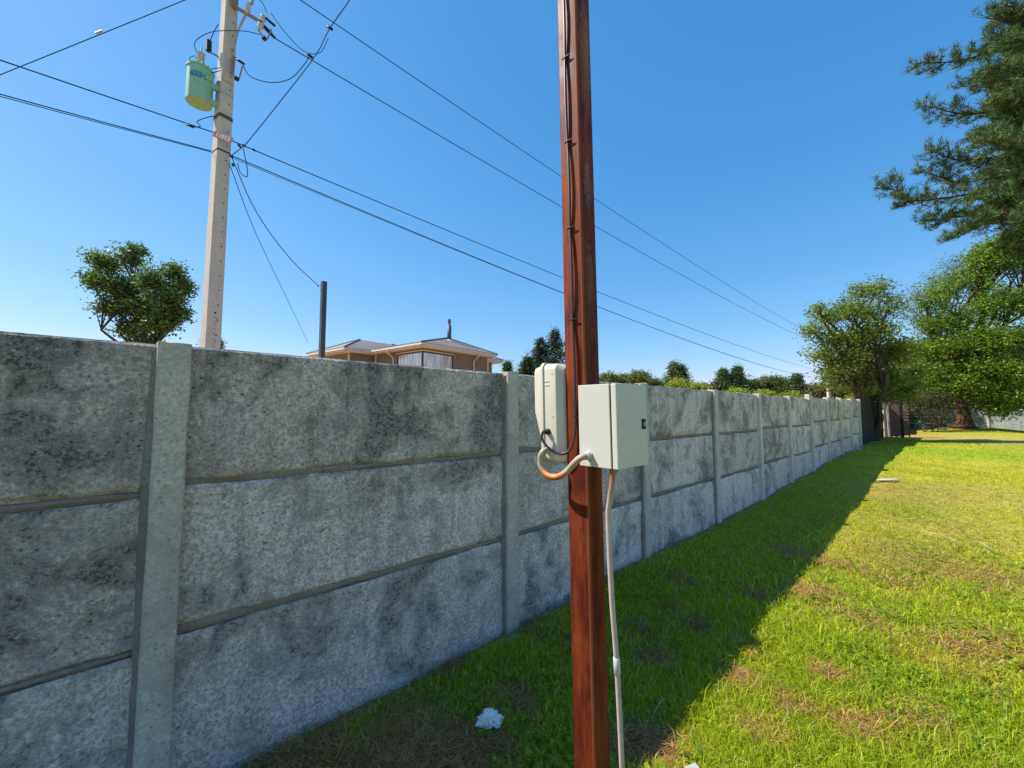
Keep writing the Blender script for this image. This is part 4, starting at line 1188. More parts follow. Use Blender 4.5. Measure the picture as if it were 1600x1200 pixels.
def hip(u0, u1, v0, v1, ze, ridge, zr):
    """roof over a rectangle with a ridge of one or two points; eave board and soffit under it"""
    c = [HP(u0, v0, ze), HP(u1, v0, ze), HP(u1, v1, ze), HP(u0, v1, ze)]
    b = [p - Z3 * .03 for p in c]
    ra, rb = HP(*ridge[0], zr), HP(*ridge[-1], zr)
    vs = c + b + [ra, rb]
    fs = [(0, 1, 9, 8), (1, 2, 9), (2, 3, 8, 9), (3, 0, 8), (0, 4, 5, 1), (1, 5, 6, 2), (2, 6, 7, 3), (3, 7, 4, 0), (7, 6, 5, 4)]
    if ridge[0] == ridge[-1]:
        vs = c + b + [ra]; fs = [(0, 1, 8), (1, 2, 8), (2, 3, 8), (3, 0, 8)] + fs[4:]
    rf = mesh('roof', vs, fs, M_ROOF, house)
    # ridge and hip cappings
    for a in range(4):
        e = ra if a in (0, 3) else rb
        MB().tube([c[a] + Z3 * .01, e + Z3 * .02], .045, 5).build('ridge_cap', M_ROOF, rf)
    for (a0, a1, dd) in ((c[0], c[1], HV), (c[3], c[0], HU), (c[1], c[2], -HU), (c[2], c[3], -HV)):
        ax = (a1 - a0); m_ = a0.lerp(a1, .5)
        MB().box(m_ + dd * .03 - Z3 * .075, ax * .497, dd * .028, Z3 * .045).build('gutter', M_TRIM, rf)
        MB().box(m_ + dd * .12 - Z3 * .165, ax * .475, dd * .05, Z3 * .042).build('fascia', M_TRIM, rf)
    MB().box((c[0] + c[2]) / 2 - Z3 * .20, (c[1] - c[0]) * .47, (c[3] - c[0]) * .47, Z3 * .008).build('soffit', M_TRIM, rf)
    return rf
r1 = hip(0, 5.8, 0, 5.1, ZE, [(4.0, 2.5), (4.0, 2.5)], 6.14)
r2 = hip(-1.56, 5.7, 4.4, 8.7, ZE - .012, [(.7, 6.7), (3.0, 6.7)], 6.06)
r3 = hip(4.4, 7.6, 1.05, 4.7, ZE - .10, [(5.4, 2.9), (6.2, 2.9)], 5.75)
# corner window: a pane on each side of the corner
win = MB().box(HP(.49, .49, 4.15), HU * .04, HV * .04, Z3 * .62).build('window', M_FRAME, house)
for k in range(2):
    L = 2.05
    P_ = (lambda a, z, o: HP(.5 - o, .5 + a, z)) if k == 0 else (lambda a, z, o: HP(.5 + a, .5 - o, z))
    au = HV if k == 0 else HU; an = HU if k == 0 else HV
    MB().box(P_(L / 2, 4.14, .004), au * (L / 2 - .05), an * .006, Z3 * .56).build('pane', M_GLASS, win)
    MB().box(P_(L / 2, 4.735, .01), au * (L / 2), an * .03, Z3 * .035).build('frame', M_FRAME, win)
    MB().box(P_(L / 2, 4.80, .012), au * (L / 2 + .06), an * .035, Z3 * .025).build('lintel', M_TRIM, win)
    MB().box(P_(L, 4.14, .01), au * .03, an * .03, Z3 * .60).build('frame', M_FRAME, win)
    MB().box(P_(L / 2, 3.55, .01), au * (L / 2), an * .03, Z3 * .03).build('sill', M_FRAME, win)
def downpipe(u, v, ou, ov):
    a = HP(u - ou * .45, v - ov * .45, ZE - .14); 
    MB().tube([a, a - Z3 * .12, HP(u - ou * .05, v - ov * .05, ZE - .55), HP(u - ou * .05, v - ov * .05, .1)], .042, 6).build('downpipe', M_TRIM, house)
downpipe(4.2, .5, 0, 1); downpipe(.5, 2.9, 1, 0); downpipe(6.4, 1.6, 0, 1)
for (u, v) in ((5.42, .48), (-1.02, 4.88), (.48, 4.62), (7.02, 1.58)):
    MB().box(HP(u, v, (ZE - .2) / 2), HU * .035, HV * .035, Z3 * (ZE - .2) / 2).build('corner_trim', M_TRIM, house)
M_FLUE = mat_simple('flue_steel', (.10, .11, .125), .6, .2, .2)
fb_ = HP(3.65, 1.95, 5.85)
MB().tube([fb_, fb_ + Z3 * .95], .125, 12).build('chimney', M_FLUE, r1, True)
chm = r1.children[-1]
MB().lathe([(.07, .95), (.07, 1.12), (.115, 1.14), (.115, 1.17), (.07, 1.19), (.09, 1.21), (.09, 1.30), (.001, 1.36)], fb_, Z3, 12).build('chimney_cowl', M_FLUE, r1)
MB().lathe([(.30, -.12), (.22, .0), (.12, .10)], fb_, Z3, 12).build('flashing', M_TRIM, r1)

# ------------------------------------------------------------------ trees
def mat_bark(name, a, b):
    m, nt, bs, out = new_mat(name)
    co = objco(nt); n = noise_node(nt, co, 7, 6, .7, stretch=(1, 1, .22), dist=.5); n2 = noise_node(nt, co, 30, 4, .7)
    nt.links.new(mix(nt, ramp(nt, n, [(.35, 0.0), (.65, 1.0)]), a, b), bs.inputs['Base Color']); bs.inputs['Roughness'].default_value = .95
    bs.inputs['Specular IOR Level'].default_value = .15
    b1 = bump(nt, bs, n, 1.0, .05); bump(nt, bs, n2, .6, .015, b1)
    return m
M_BARK = mat_bark('grey_brown_bark', (.045, .036, .028), (.12, .10, .08))
M_REDBARK = mat_bark('reddish_bark', (.050, .028, .018), (.15, .085, .055))
M_LEAF = mat_leaf('broad_leaf', .38, .5, 1.0, .35)
M_NEEDLE = mat_leaf('pine_needle', .18, .5, 1.0, .3)
def leaves_at(rng, P, per, spread, size, col_lo, col_hi, droop=0.0, aspect=.45):
    """leaf-sized faces round each twig point"""
    n = len(P) * per
    B = np.repeat(P, per, 0) + rng.normal(0, 1, (n, 3)) * spread * np.array([1, 1, .75])
    d = rng.normal(0, 1, (n, 3)); d[:, 2] = d[:, 2] * .6 - droop; d /= np.linalg.norm(d, axis=1)[:, None]
    s = np.cross(d, rng.normal(0, 1, (n, 3))); s /= np.linalg.norm(s, axis=1)[:, None] + 1e-9
    L = (size * rng.uniform(.6, 1.35, n))[:, None]; w = L * aspect
    V = np.concatenate([B - d * L * .5, B + s * w * .5, B + d * L * .5, B - s * w * .5]); i = np.arange(n)
    tcl = np.repeat(np.clip(rng.normal(.5, .28, len(P)), 0, 1), per)
    t = np.clip(tcl * .75 + rng.random(n) * .35, 0, 1)
    c = lerp3(col_lo, col_hi, t) * rng.uniform(.8, 1.2, (n, 1))
    return V, [np.stack([i, i + n, i + 2 * n, i + 3 * n], 1)], np.concatenate([c] * 4)
def wobble(a, b, rng, k=.10, n=6, up=.0):
    a = Vector(a); b = Vector(b); L = (b - a).length
    pts = [a]
    for i in range(1, n):
        t = i / n
        pts.append(a.lerp(b, t) + Vector(rng.normal(0, 1, 3)) * k * L * .35 + Z3 * up * L * math.sin(math.pi * t))
    return pts + [b]
def tree(name, label, base, trunk_r, fork, clumps, seed, leaf=.09, per=14, twigs=60, spread=.16, cols=((.03, .06, .012), (.10, .15, .03)), bark=None, group=None,
         stems=1, hollow=.55, limb_r=.05, mat=None, flare=1.5, aspect=.45, depth=1.0, trunk_path=None, droop=0.0, cat='tree', fine=10):
    """clumps: (px, py, Y, rx_px, ry_px[, density]) seen positions of foliage masses at their own distances"""
    rng = np.random.default_rng(seed)
    bark = bark or M_BARK
    base = Vector(base)
    root = thing(name, base, label, cat, group)
    forkp = base + Vector(fork)
    fl = []
    for st in range(stems):
        off = Vector((rng.normal(0, .12), rng.normal(0, .12), 0)) * (0 if st == 0 else 1.6)
        fp = forkp + Vector((rng.normal(0, .5), rng.normal(0, .5), rng.normal(0, .3))) * (0 if st == 0 else 1)
        if trunk_path and st == 0: pts = [base - Z3 * .2] + [base + Vector(q) for q in trunk_path] + [fp]
        else: pts = wobble(base - Z3 * .2 + off, fp, rng, .06)
        pts = spline(pts, 18)
        rr = [trunk_r * (1 - .45 * i / len(pts)) * (1 + (flare - 1) * max(0, 1 - i / len(pts) * 5)) * (1 if st == 0 else .7) * (1 + .06 * rng.normal()) for i in range(len(pts))]
        MB().tube(pts, rr, 12).build('trunk', bark, root, True)
        fl.append(pts)
    P_all = []; dens = []
    for cl in clumps:
        px, py, Y, rx, ry = cl[:5]; q = cl[5] if len(cl) > 5 else 1.0
        c = at(px, py, Y); Rx = rx / FPX * Y; Rz = ry / FPX * Y; Ry = Rx * depth
        nt_ = max(4, int(twigs * q))
        d = rng.normal(0, 1, (nt_, 3)); d /= np.linalg.norm(d, axis=1)[:, None]
        r = rng.random(nt_) ** hollow
        # uneven outline: the radius depends on direction
        lob = np.array([.80 + .62 * noise.noise(Vector(v_) * 1.9 + Vector((seed * 3.1 + px, py, 0))) for v_ in d])
        P = np.array(c)[None] + d * (r * lob)[:, None] * np.array([Rx, Ry, Rz])[None]
        P_all.append(P)
        sp_ = fl[rng.integers(0, len(fl))]
        k0 = sp_[int(len(sp_) * rng.uniform(.55, .99)) - 1]
        cv = Vector(c)
        mb = MB()
        L = (cv - k0).length
        lp = spline(wobble(k0, cv, rng, .12, 4, .10), 10)
        lr = min(limb_r, .02 + L * .012)
        mb.tube(lp, [lr * (1 - .7 * i / len(lp)) for i in range(len(lp))], 6)
        for i in rng.choice(nt_, min(fine, nt_), replace=False):
            a = lp[int(rng.uniform(.45, .98) * (len(lp) - 1))]
            tp = wobble(a, P[i], rng, .12, 3)
            mb.tube(tp, [lr * .38, lr * .28, lr * .18, lr * .08], 4, False)
        mb.build('branch', bark, root, True)
    P = np.concatenate(P_all)
    V, F, c = leaves_at(rng, P, per, spread, leaf, cols[0], cols[1], droop, aspect)
    big_mesh('crown', V, F, c, mat or M_LEAF, root)
    return root
def gbase(px, Y, z=None):
    p = at(px, 640, Y); return Vector((p.x, p.y, ghf(p.x, p.y) if z is None else z))
GREEN = ((.026, .055, .012), (.115, .165, .030))
DARKG = ((.035, .070, .022), (.11, .155, .040))
LIGHT = ((.055, .095, .015), (.21, .26, .035))
SAGE = ((.07, .10, .045), (.20, .25, .12))

# tree left, behind the wall
tree('leafy_tree', 'bushy broadleaf tree behind the wall left of the power pole', gbase(228, 17), .16, (0, 0, 3.6),
     [(165, 412, 17, 27.2, 21.84), (205, 405, 17.3, 20.8, 18.48, 0.6), (150, 440, 16.8, 19.2, 20.16, 0.7), (190, 450, 17, 33.6, 25.2, 1.3), (238, 440, 16.6, 27.2, 25.2), (275, 425, 17, 19.2, 15.12, 0.5), (285, 450, 17.4, 17.6, 21.84, 0.6),
      (262, 470, 16.7, 28.8, 23.52, 1.2), (215, 485, 17.2, 40, 23.52, 1.5), (175, 480, 17, 27.2, 20.16, 0.8), (255, 505, 16.8, 33.6, 18.48, 1.3), (210, 515, 17.2, 27.2, 15.12, 0.8), (280, 490, 17, 17.6, 20.16, 0.6), (225, 540, 17, 32, 20.16, 1), (215, 392, 17.2, 14.4, 10.08, 0.35)],
     11, leaf=.13, per=27, twigs=66, spread=.17, cols=((.030, .080, .024), (.16, .25, .05)), aspect=.5, limb_r=.07)

# tree at the end of the wall
tree('leafy_tree', 'airy broadleaf tree leaning over the wall before the dark fence', gbase(1366, 19.5), .20, (-.3, 0, 3.2),
     [(1290, 495, 19.5, 38, 18, .9), (1265, 515, 19.3, 22, 16, .5), (1320, 480, 19.8, 34, 22, .8), (1345, 455, 19.6, 26, 22, .6), (1375, 450, 19.9, 26, 22, .6), (1395, 475, 19.5, 24, 26, .7), (1350, 490, 19.2, 40, 26, 1.2), (1300, 530, 19.2, 40, 20, 1.1),
      (1335, 525, 19.6, 36, 24, 1.2), (1375, 515, 19.0, 36, 26, 1.2), (1285, 555, 19.4, 30, 18, .8), (1325, 560, 19.1, 36, 22, 1.1), (1365, 555, 19.8, 34, 26, 1.1), (1400, 545, 19.3, 28, 30, 1.0), (1300, 580, 19.2, 24, 12, .35), (1340, 588, 19.6, 30, 14, .6),
      (1390, 590, 19.2, 34, 22, 1.2), (1350, 608, 19.2, 26, 12, .4), (1275, 480, 19.3, 14, 10, .2), (1305, 600, 19.6, 22, 8, .2), (1412, 610, 19.5, 30, 22, 1.2), (1380, 620, 19.2, 26, 14, .9), (1425, 585, 20, 26, 26, 1.0)],
     23, leaf=.13, per=17, twigs=76, spread=.17, cols=((.05, .10, .018), (.25, .32, .055)), stems=3, aspect=.45, limb_r=.08)

# big tree with the thick trunk, in front of the far wall
bt = gbase(1504, 26.6)
tree('old_tree', 'old tree with thick reddish trunk and wide green crown on the right', bt, .42, (.5, .1, 2.6),
     [(1450, 470, 26, 34, 26, .9), (1480, 450, 26.5, 36, 28, 1.0), (1520, 430, 25.6, 40, 30, 1.2), (1560, 410, 25.2, 46, 34, 1.5), (1600, 400, 25, 40, 40, 1.5), (1640, 430, 25.5, 50, 50, 1.5), (1460, 510, 26, 40, 28, 1.1), (1500, 495, 25.4, 46, 30, 1.3),
      (1550, 475, 24.8, 46, 34, 1.4), (1595, 470, 24.4, 46, 34, 1.5), (1450, 545, 26.2, 36, 26, 1.0), (1490, 540, 25.2, 40, 28, 1.2), (1535, 530, 24.4, 44, 30, 1.4), (1585, 530, 24.0, 46, 34, 1.5), (1640, 520, 24.3, 50, 50, 1.4),
      (1560, 575, 24.0, 40, 26, 1.2), (1600, 585, 23.6, 44, 30, 1.4), (1470, 580, 25.6, 34, 22, .9), (1520, 580, 25.0, 34, 22, .9), (1575, 620, 24.2, 40, 20, 1.0), (1620, 625, 24.0, 46, 24, 1.2), (1445, 595, 26, 26, 18, .6), (1545, 605, 24.4, 24, 16, .6), (1500, 598, 25.2, 28, 16, .9), (1475, 608, 25.4, 24, 14, .8), (1528, 612, 24.8, 26, 14, .9), (1560, 640, 24.6, 30, 12, .8), (1555, 385, 25.0, 34, 22, 1.1), (1600, 372, 24.8, 40, 26, 1.3), (1530, 402, 25.2, 28, 20, .9), (1635, 380, 25, 40, 40, 1.2)],
     37, leaf=.17, per=17, twigs=100, spread=.24, cols=((.042, .10, .016), (.22, .32, .032)), bark=M_REDBARK, stems=1, aspect=.42, limb_r=.16, flare=1.7,
     trunk_path=[(.02, 0, .4), (-.05, 0, 1.1), (-.12, 0, 1.8)])
# grey-green half bare tree behind it
tree('sparse_tree', 'sparse grey green tree top rising behind the big light green crown', gbase(1475, 33), .25, (0, 0, 6.5),
     [(1435, 455, 32, 26, 22, .5), (1460, 430, 32.5, 28, 20, .5), (1490, 410, 33, 28, 16, .6), (1520, 405, 33, 26, 16, .5), (1480, 440, 33, 36, 26, .8), (1420, 480, 32, 20, 20, .4), (1440, 500, 33, 36, 30, .8), (1505, 425, 33, 34, 18, .6)],
     41, leaf=.16, per=8, twigs=70, spread=.24, cols=SAGE, aspect=.3, fine=26)
sb = W(post_s(17.6), -1.6, .3)  # tree added here to throw shade on the far wall
def clump_at(p, r, q=1.0):
    v_ = Vector(p) - Vector((0, 0, CAM_Z)); f_ = v_.y * _cp + v_.z * _sp
    return (800 + FPX * v_.x / f_, 600 - FPX * (v_.z * _cp - v_.y * _sp) / f_, v_.y, r / v_.y * FPX, r * .8 / v_.y * FPX, q)
tree('leafy_tree', 'dark leafy tree added outside the wall to shade the far wall', sb, .22, (0, 0, 2.6),
     [clump_at(sb + Vector(q_), r_, 1.2) for q_, r_ in (((0, 0, 4.2), 1.9), ((1.4, .8, 4.0), 1.6), ((2.2, 2.0, 3.6), 1.6), ((.6, 2.2, 4.6), 1.8), ((-1.4, .3, 4.0), 1.5), ((1.8, -.2, 5.2), 1.5), ((2.6, .6, 3.0), 1.3), ((0, .8, 5.8), 1.4), ((3.4, 2.4, 4.6), 1.5), ((3.2, 1.2, 5.6), 1.4))],
     71, leaf=.20, per=18, twigs=90, spread=.3, cols=((.03, .06, .016), (.12, .17, .035)), aspect=.5)
# dry low branches and shrubs below it
tree('shrub', 'dull olive twiggy shrub under the old tree beside its trunk', gbase(1455, 25.6), .05, (0, 0, .5),
     [(1440, 622, 25.4, 28, 18, 1.0), (1465, 610, 25.6, 26, 18, .9), (1480, 630, 25.2, 22, 18, .9), (1450, 645, 25.4, 26, 12, .8), (1480, 655, 25.2, 18, 10, .6), (1425, 640, 26, 16, 12, .5), (1490, 605, 25.6, 18, 14, .5)],
     43, leaf=.12, per=11, twigs=55, spread=.2, cols=((.05, .055, .025), (.15, .155, .06)), aspect=.3, stems=3, cat='shrub', fine=20)
tree('shrub', 'dark leafy shrub against the far wall behind the open gate', gbase(1425, 29), .05, (0, 0, .6),
     [(1420, 625, 29, 20, 12, .9), (1440, 635, 28.6, 20, 12, .9), (1428, 650, 28.4, 14, 8, .5)], 47, leaf=.14, per=11, twigs=50, spread=.2, cols=DARKG, stems=2, cat='shrub')
tree('leafy_tree', 'shaded green tree filling the gap behind the far wall at right', gbase(1585, 33), .2, (0, 0, 3),
     [(1550, 560, 33, 40, 40, 1.0), (1600, 560, 33, 46, 46, 1.2), (1650, 560, 33, 46, 50, 1.0), (1590, 620, 32.5, 50, 26, 1.2), (1540, 615, 32.5, 36, 24, 1.0), (1500, 560, 33.5, 40, 36, 1.0), (1640, 620, 32.5, 40, 26, 1), (1470, 540, 34, 40, 40, 1.0), (1430, 560, 34, 36, 36, .9), (1450, 610, 33.5, 44, 22, 1.0)],
     53, leaf=.26, per=20, twigs=80, spread=.36, cols=((.03, .06, .016), (.10, .15, .03)), aspect=.5)

for k, (px, Y, lab) in enumerate([(1440, 40, 'dark backdrop tree behind the far wall above the open gate'), (1530, 41, 'dark backdrop tree behind the thick trunk beyond the far wall'), (1620, 40, 'dark backdrop tree beyond the far wall at the right edge'), (1700, 40, 'dark backdrop tree beyond the far wall past the right edge')]):
    tree('leafy_tree', lab, gbase(px, Y), .25, (0, 0, 2.0), [(px - 30, 585, Y, 44, 40, 1.1), (px + 25, 580, Y, 46, 44, 1.1), (px, 550, Y, 50, 34, 1.0), (px - 10, 622, Y - .5, 58, 26, 1.2), (px + 40, 625, Y - .5, 44, 22, 1.0), (px - 45, 628, Y - .5, 30, 18, .8)],
         300 + k, leaf=.34, per=20, twigs=70, spread=.42, cols=((.022, .045, .014), (.075, .115, .028)), aspect=.5, group='backdrop trees')
# pine at the right edge
def pine(name, label, base, height, branches, seed, tuft=.17, needles=15, group=None, fill=None):
    rng = np.random.default_rng(seed)
    base = Vector(base); root = thing(name, base, label, 'tree', group)
    tp = [base - Z3 * .3] + [base + Z3 * height * k / 6 + Vector(rng.normal(0, .05, 3)) for k in range(1, 7)]
    MB().tube(spline(tp, 18), [.34 * (1 - .8 * i / 18) for i in range(19)], 12).build('trunk', M_BARK, root, True)
    T = []; DR = []
    for pts in branches:
        pts = spline([Vector(p) for p in pts], 26)
        n = len(pts); mb = MB()
        mb.tube(pts, [.05 * (1 - .85 * i / n) + .004 for i in range(n)], 6)
        for i in range(2, n):
            t = i / (n - 1)
            ax = (pts[i] - pts[i - 1]).normalized()
            m = 4 if t < .85 else 3
            for k in range(m):
                side = ax.cross(Z3).normalized() * rng.choice((-1, 1))
                L = rng.uniform(.3, .95) * (1.2 - .75 * t)
                dr = (side * rng.uniform(.2, 1) + ax * rng.uniform(.3, .9) + Z3 * rng.uniform(-.75, .6)).normalized()
                a = pts[i]; e = a + dr * L + Z3 * .14 * L
                mb.tube([a, a.lerp(e, .5) - Z3 * .03, e], [.012, .009, .005], 4, False)
                q = max(2, int(L / .10))
                for j in range(q):
                    f_ = (j + 1) / q
                    T.append(a.lerp(e, f_) + Vector(rng.normal(0, .025, 3))); DR.append((dr * .75 + Z3 * (.25 + .55 * f_)).normalized())
                # upright candle at the end
                T.append(e + Z3 * .07); DR.append((dr * .2 + Z3).normalized())
        T.append(pts[-1]); DR.append(((pts[-1] - pts[-2]).normalized() + Z3 * .6).normalized())
        mb.build('branch', M_BARK, root, True)
    T = np.array(T); DR = np.array(DR)
    m = len(T); n = m * needles
    B = np.repeat(T, needles, 0); d = np.repeat(DR, needles, 0) * .75 + rng.normal(0, .62, (n, 3)); d /= np.linalg.norm(d, axis=1)[:, None]
    B = B + rng.normal(0, .03, (n, 3))
    s = np.cross(d, rng.normal(0, 1, (n, 3))); s /= np.linalg.norm(s, axis=1)[:, None]
    L = (tuft * rng.uniform(.6, 1.2, n))[:, None]; w = (rng.uniform(.007, .012, n))[:, None]
    V = np.concatenate([B - s * w, B + s * w, B + d * L]); i = np.arange(n)
    tc = np.repeat(np.clip(rng.normal(.45, .3, m), 0, 1), needles)
    c = lerp3([.028, .070, .020], [.115, .185, .045], tc) * rng.uniform(.75, 1.25, (n, 1))
    br = np.repeat(rng.random(m) < .035, needles); c[br] = np.array([.13, .085, .045])
    big_mesh('crown', V, [np.stack([i, i + n, i + 2 * n], 1)], np.concatenate([c] * 3), M_NEEDLE, root)
    return root
def P_(px, py, Y): return at(px, py, Y)
PT = gbase(1790, 13.5)
br = []
def addb(tip, mids, Yt, z0px):
    """from the trunk out to a tip seen at a picture position"""
    st = at(1775, z0px, 13.5)
    br.append([st] + [at(a, b, y) for a, b, y in mids] + [at(*tip, Yt)])
addb((1566, 5), [(1700, 60, 13.3), (1620, 30, 13.0)], 12.9, 110)
addb((1440, 98), [(1680, 120, 13.2), (1590, 75, 12.9), (1500, 95, 12.8)], 12.7, 170)
addb((1545, 48), [(1680, 100, 13.6), (1600, 70, 13.8)], 13.8, 150)
addb((1530, 115), [(1680, 130, 12.9), (1600, 110, 12.3)], 12.0, 180)
addb((1446, 165), [(1680, 190, 13.2), (1590, 170, 13.0), (1510, 178, 13.0)], 12.9, 230)
addb((1505, 135), [(1680, 170, 13.7), (1590, 140, 14.0)], 14.1, 220)
addb((1525, 210), [(1690, 200, 13.0), (1600, 200, 12.4)], 12.1, 240)
addb((1456, 236), [(1680, 260, 13.3), (1580, 245, 13.5), (1500, 250, 13.5)], 13.6, 300)
addb((1385, 283), [(1680, 330, 13.2), (1570, 300, 12.9), (1470, 310, 12.7), (1415, 312, 12.6)], 12.6, 370)
addb((1445, 268), [(1690, 320, 13.8), (1570, 280, 14.0), (1500, 285, 14.1)], 14.1, 340)
addb((1448, 345), [(1690, 350, 13.0), (1580, 335, 12.6), (1500, 338, 12.4)], 12.4, 390)
addb((1490, 368), [(1690, 380, 13.4), (1590, 350, 13.4), (1530, 352, 13.5)], 13.6, 420)
addb((1540, 340), [(1700, 340, 12.8), (1620, 320, 12.0)], 11.7, 370)
addb((1560, 260), [(1700, 260, 12.6), (1640, 250, 11.9)], 11.5, 290)
addb((1570, 160), [(1700, 170, 12.7), (1640, 155, 12.0)], 11.6, 200)
addb((1575, 60), [(1700, 90, 12.8), (1640, 70, 12.1)], 11.8, 130)
addb((1530, 300), [(1700, 320, 13.4), (1620, 290, 13.3)], 13.2, 330)
addb((1560, 215), [(1700, 230, 13.6), (1630, 205, 14.1)], 14.4, 260)
addb((1575, 120), [(1700, 130, 13.8), (1640, 110, 14.3)], 14.6, 170)
addb((1565, 375), [(1700, 395, 13.0), (1630, 360, 12.6)], 12.4, 410)
for (a, b) in ((1600, -40), (1580, 25), (1590, 180), (1585, 240), (1580, 310), (1600, 350), (1590, 100), (1605, 280), (1600, 140), (1610, 60), (1600, 215), (1560, 320)):
    addb((a, b), [(1720, b + 50, 13.3), (1660, b + 12, 13 + random.uniform(-1.2, 1.2))], 13 + random.uniform(-1.5, 1.5), b + 70)
for (a, b) in ((1900, 60), (1930, 160), (1950, 260), (1930, 350), (1850, 380), (1870, -60), (1840, 230), (1860, 120)):
    br.append([at(1800, b + 50, 13.5), at(1840, b + 20, 13.2), at(a, b, 12.9 + random.uniform(-1, 1))])
rb = random.Random(5)
for k in range(66):
    yy = rb.uniform(-60, 395); xx = 1515 + 125 * rb.random() ** .8 + (20 if yy < 70 else 0)
    Yd = 13.2 + rb.uniform(-2.3, 2.3)
    br.append([at(1775, yy + rb.uniform(40, 90), 13.5), at(1690, yy + rb.uniform(10, 50), 13.3 + (Yd - 13.3) * .5), at((1690 + xx) / 2, yy + rb.uniform(0, 25), Yd), at(xx, yy, Yd)])
pine('pine_tree', 'dark pine reaching in with long drooping branches at the right edge', PT, 15.5, br, 61, tuft=.19, needles=12)

# ------------------------------------------------------------------ trees far beyond the wall
def far_conifer(px, ptop, Y, wpx, label, seed, cols=DARKG, spiky=True, per=9):
    rng = np.random.default_rng(seed)
    b = gbase(px, Y, 0.0); top = at(px, ptop - 3, Y); H = top.z; R = wpx / 2 / FPX * Y
    root = thing('conifer_tree', b, label, 'tree', 'far trees beyond the wall')
    MB().tube([b, b + Z3 * H * .5, top], [.22, .14, .02], 6).build('trunk', M_BARK, root)
    P = []
    lv = 20
    for k in range(lv):
        t = k / (lv - 1); z = H * (.12 + .86 * t)
        rad = R * (1 - t) ** .85 * (1 + .28 * math.sin(k * 2.4 + seed)) + .04
        m = int(8 + 14 * (1 - t))
        for j in range(m):
            a = rng.uniform(0, 2 * math.pi); rl = rad * rng.uniform(.75, 1.15)
            for q in range(4):
                f = (q + .6) / 4
                P.append((b.x + math.cos(a) * rl * f, b.y + math.sin(a) * rl * f, z + (.10 if spiky else .3) * rl * f * rng.uniform(-.6, 1.2) + rng.normal(0, .15)))
    P = np.array(P)
    V, F, c = leaves_at(rng, P, per * 2, .0055 * Y, .0050 * Y, cols[0], cols[1], 0, .4)
    big_mesh('crown', V, F, c, M_NEEDLE, root)
    return root
far_conifer(868, 521, 38, 190, 'dark conifer directly behind the meter box left of rust pole', 101, ((.014, .034, .016), (.045, .075, .03)))
far_conifer(845, 534, 38.5, 160, 'slightly lower dark conifer left of the other behind the meter box', 102, ((.014, .034, .016), (.045, .075, .03)))
far_conifer(824, 564, 36, 110, 'small dark conifer lowest in the group behind the meter box', 103, ((.014, .034, .016), (.05, .08, .03)))
far_conifer(1154, 578, 62, 80, 'slim dark conifer over the wall right of the cabinet', 104)
far_conifer(1131, 582, 62, 90, 'left dark ragged conifer of the pair above the wall', 105)
far_conifer(1247, 591, 62, 44, 'narrow dark conifer above the wall just left of airy tree', 106)
far_conifer(1055, 571, 58, 84, 'pale conifer with bare spiky leader above the wall', 107, ((.05, .08, .02), (.14, .19, .045)), per=6)
far_conifer(1067, 575, 58.5, 70, 'second pale conifer with spiky leader beside the first', 108, ((.05, .08, .03), (.13, .17, .05)), per=5)
far_conifer(793, 572, 40, 10, 'tiny conifer tip right of the house roof', 109)
def far_round(px, py, Y, rx, ry, label, seed, cols):
    rng = np.random.default_rng(seed)
    cl = []
    for k in range(7):
        a = 2 * math.pi * k / 7
        cl.append((px + math.cos(a) * rx * .5, py + math.sin(a) * ry * .45 + 3, Y + rng.uniform(-1, 1), rx * .62, ry * .62, 1.0))
    cl.append((px, py + ry * .9, Y, rx * .8, ry * .7, 1.0))
    return tree('round_tree', label, gbase(px, Y, 0), .2, (0, 0, 1.8), cl, seed, leaf=.0048 * Y, per=24, twigs=34, spread=.0075 * Y, cols=cols, group='far trees beyond the wall', aspect=.5, fine=3)
OL = ((.06, .085, .025), (.19, .22, .06)); LG = ((.12, .17, .02), (.36, .40, .05)); BRN = ((.08, .085, .03), (.21, .20, .07))
far_round(950, 592.5, 55, 13.3308, 11.2783, 'rounded olive tree just right of the rust pole above cabinet', 121, OL)
far_round(972, 594.5, 56, 12.3786, 10.4107, 'rounded olive tree second from the rust pole', 122, OL)
far_round(998, 590.5, 55, 16.1874, 12.1458, 'tallest rounded olive tree above the cabinet', 123, OL)
far_round(1022, 600.5, 57, 9.522, 8.6756, 'small olive tree at the cabinet right edge above the wall', 124, OL)
far_round(1062, 602.5, 50, 20.9484, 10.4107, 'bright yellow green bush below the spiky pale conifers', 125, LG)
far_round(1090, 606.5, 50, 13.3308, 6.94048, 'low bright yellow green bush right of the spiky conifers', 126, LG)
far_round(1176, 602.5, 64, 11.4264, 10.4107, 'dark green round tree right of the dark conifer pair', 127, DARKG)
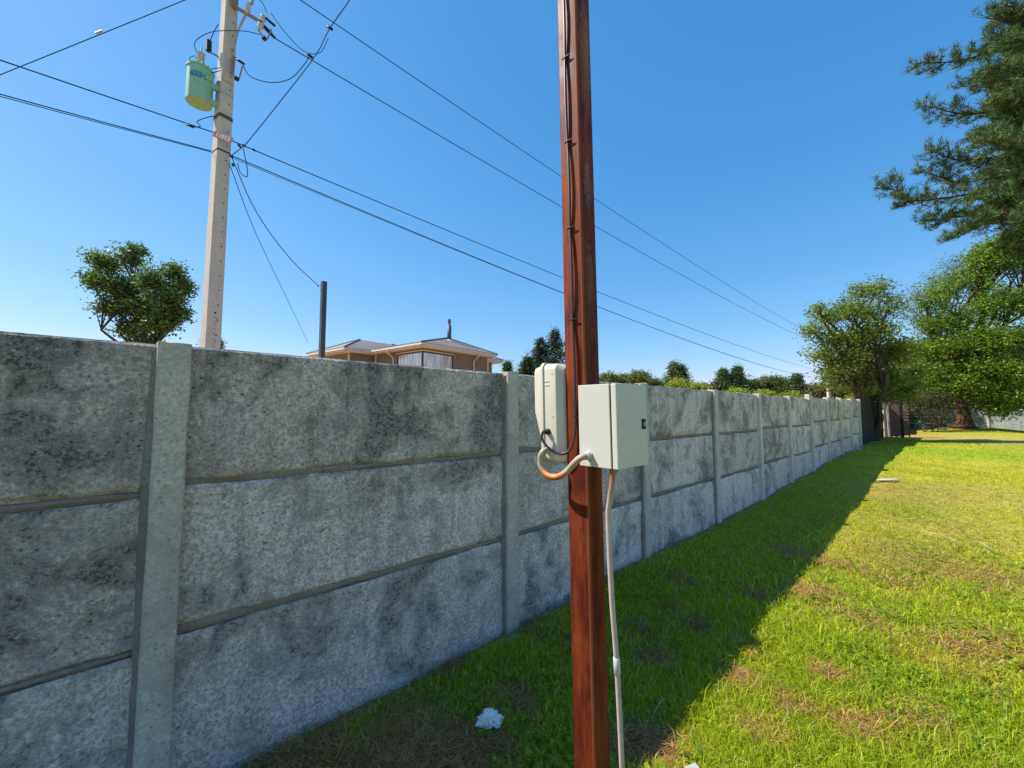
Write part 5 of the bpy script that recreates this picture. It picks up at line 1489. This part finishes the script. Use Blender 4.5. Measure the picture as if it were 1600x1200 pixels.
far_round(1200, 598.5, 66, 17.1396, 13.0134, 'brownish round tree in the middle of the far tree line', 128, BRN)
far_round(1220, 600.5, 64, 13.3308, 12.1458, 'dark round tree touching the brownish far tree', 129, DARKG)
far_round(1150, 614.5, 52, 15.2352, 6.07292, 'low light green hedge bush below the dark conifers', 130, LG)
far_round(1192, 617.5, 52, 17.1396, 6.94048, 'low light green hedge bush in the middle above the wall', 131, LG)
far_round(1236, 620.5, 52, 13.3308, 6.94048, 'low light green hedge bush left of the narrow conifer', 132, LG)
far_round(1280, 608.5, 60, 17.1396, 12.1458, 'yellowish olive tree left of the distant power pole', 133, BRN)
far_round(1320, 608.5, 60, 17.1396, 11.2783, 'green tree right of the distant power pole', 134, OL)
far_round(1350, 608.5, 58, 19.044, 11.2783, 'green tree behind the airy tree trunk', 135, OL)
far_round(1345, 624.5, 48, 22.8528, 6.07292, 'low light green bush behind the end of the wall', 136, LG)
far_round(332, 535, 15, 9, 6.56, 'small green bush tip at the base of the power pole', 138, OL)

far_round(1040, 606.5, 60, 12.88, 8.28, 'low olive tree between cabinet and the spiky pale conifers', 140, OL)
far_round(1105, 608.5, 62, 12.88, 7.36, 'low olive tree between the bright bushes and dark conifers', 141, OL)
far_round(1165, 605.5, 66, 14.72, 10.12, 'dull green tree directly right of the dark conifer pair', 142, BRN)
far_round(1262, 610.5, 62, 12.88, 9.2, 'dull green tree right of the narrow dark conifer', 143, OL)
far_round(920, 594.5, 56, 14.72, 11.04, 'olive tree hidden partly by the rust pole', 144, OL)

# bare earth clods, roots and pale stones on the mound of the old tree
for k, (a, b, r, h, lab) in enumerate([(1490, 672, .30, .22, 'pale boulder on the earth mound left of the thick trunk'), (1474, 676, .2, .1, 'small pale stone further left on the earth mound'), (1520, 668, .35, .3, 'dark earth clod right of the thick trunk'), (1442, 668, .25, .2, 'pale rubble at the foot of the far wall')]):
    crumple('stone', on_ground(a, b), r, h, 30 + k, M_STONE if k != 2 else mat_simple('dark_earth', (.07, .045, .03), .95, var=.3, bumpy=.5), lab, 'stone', jag=.3)
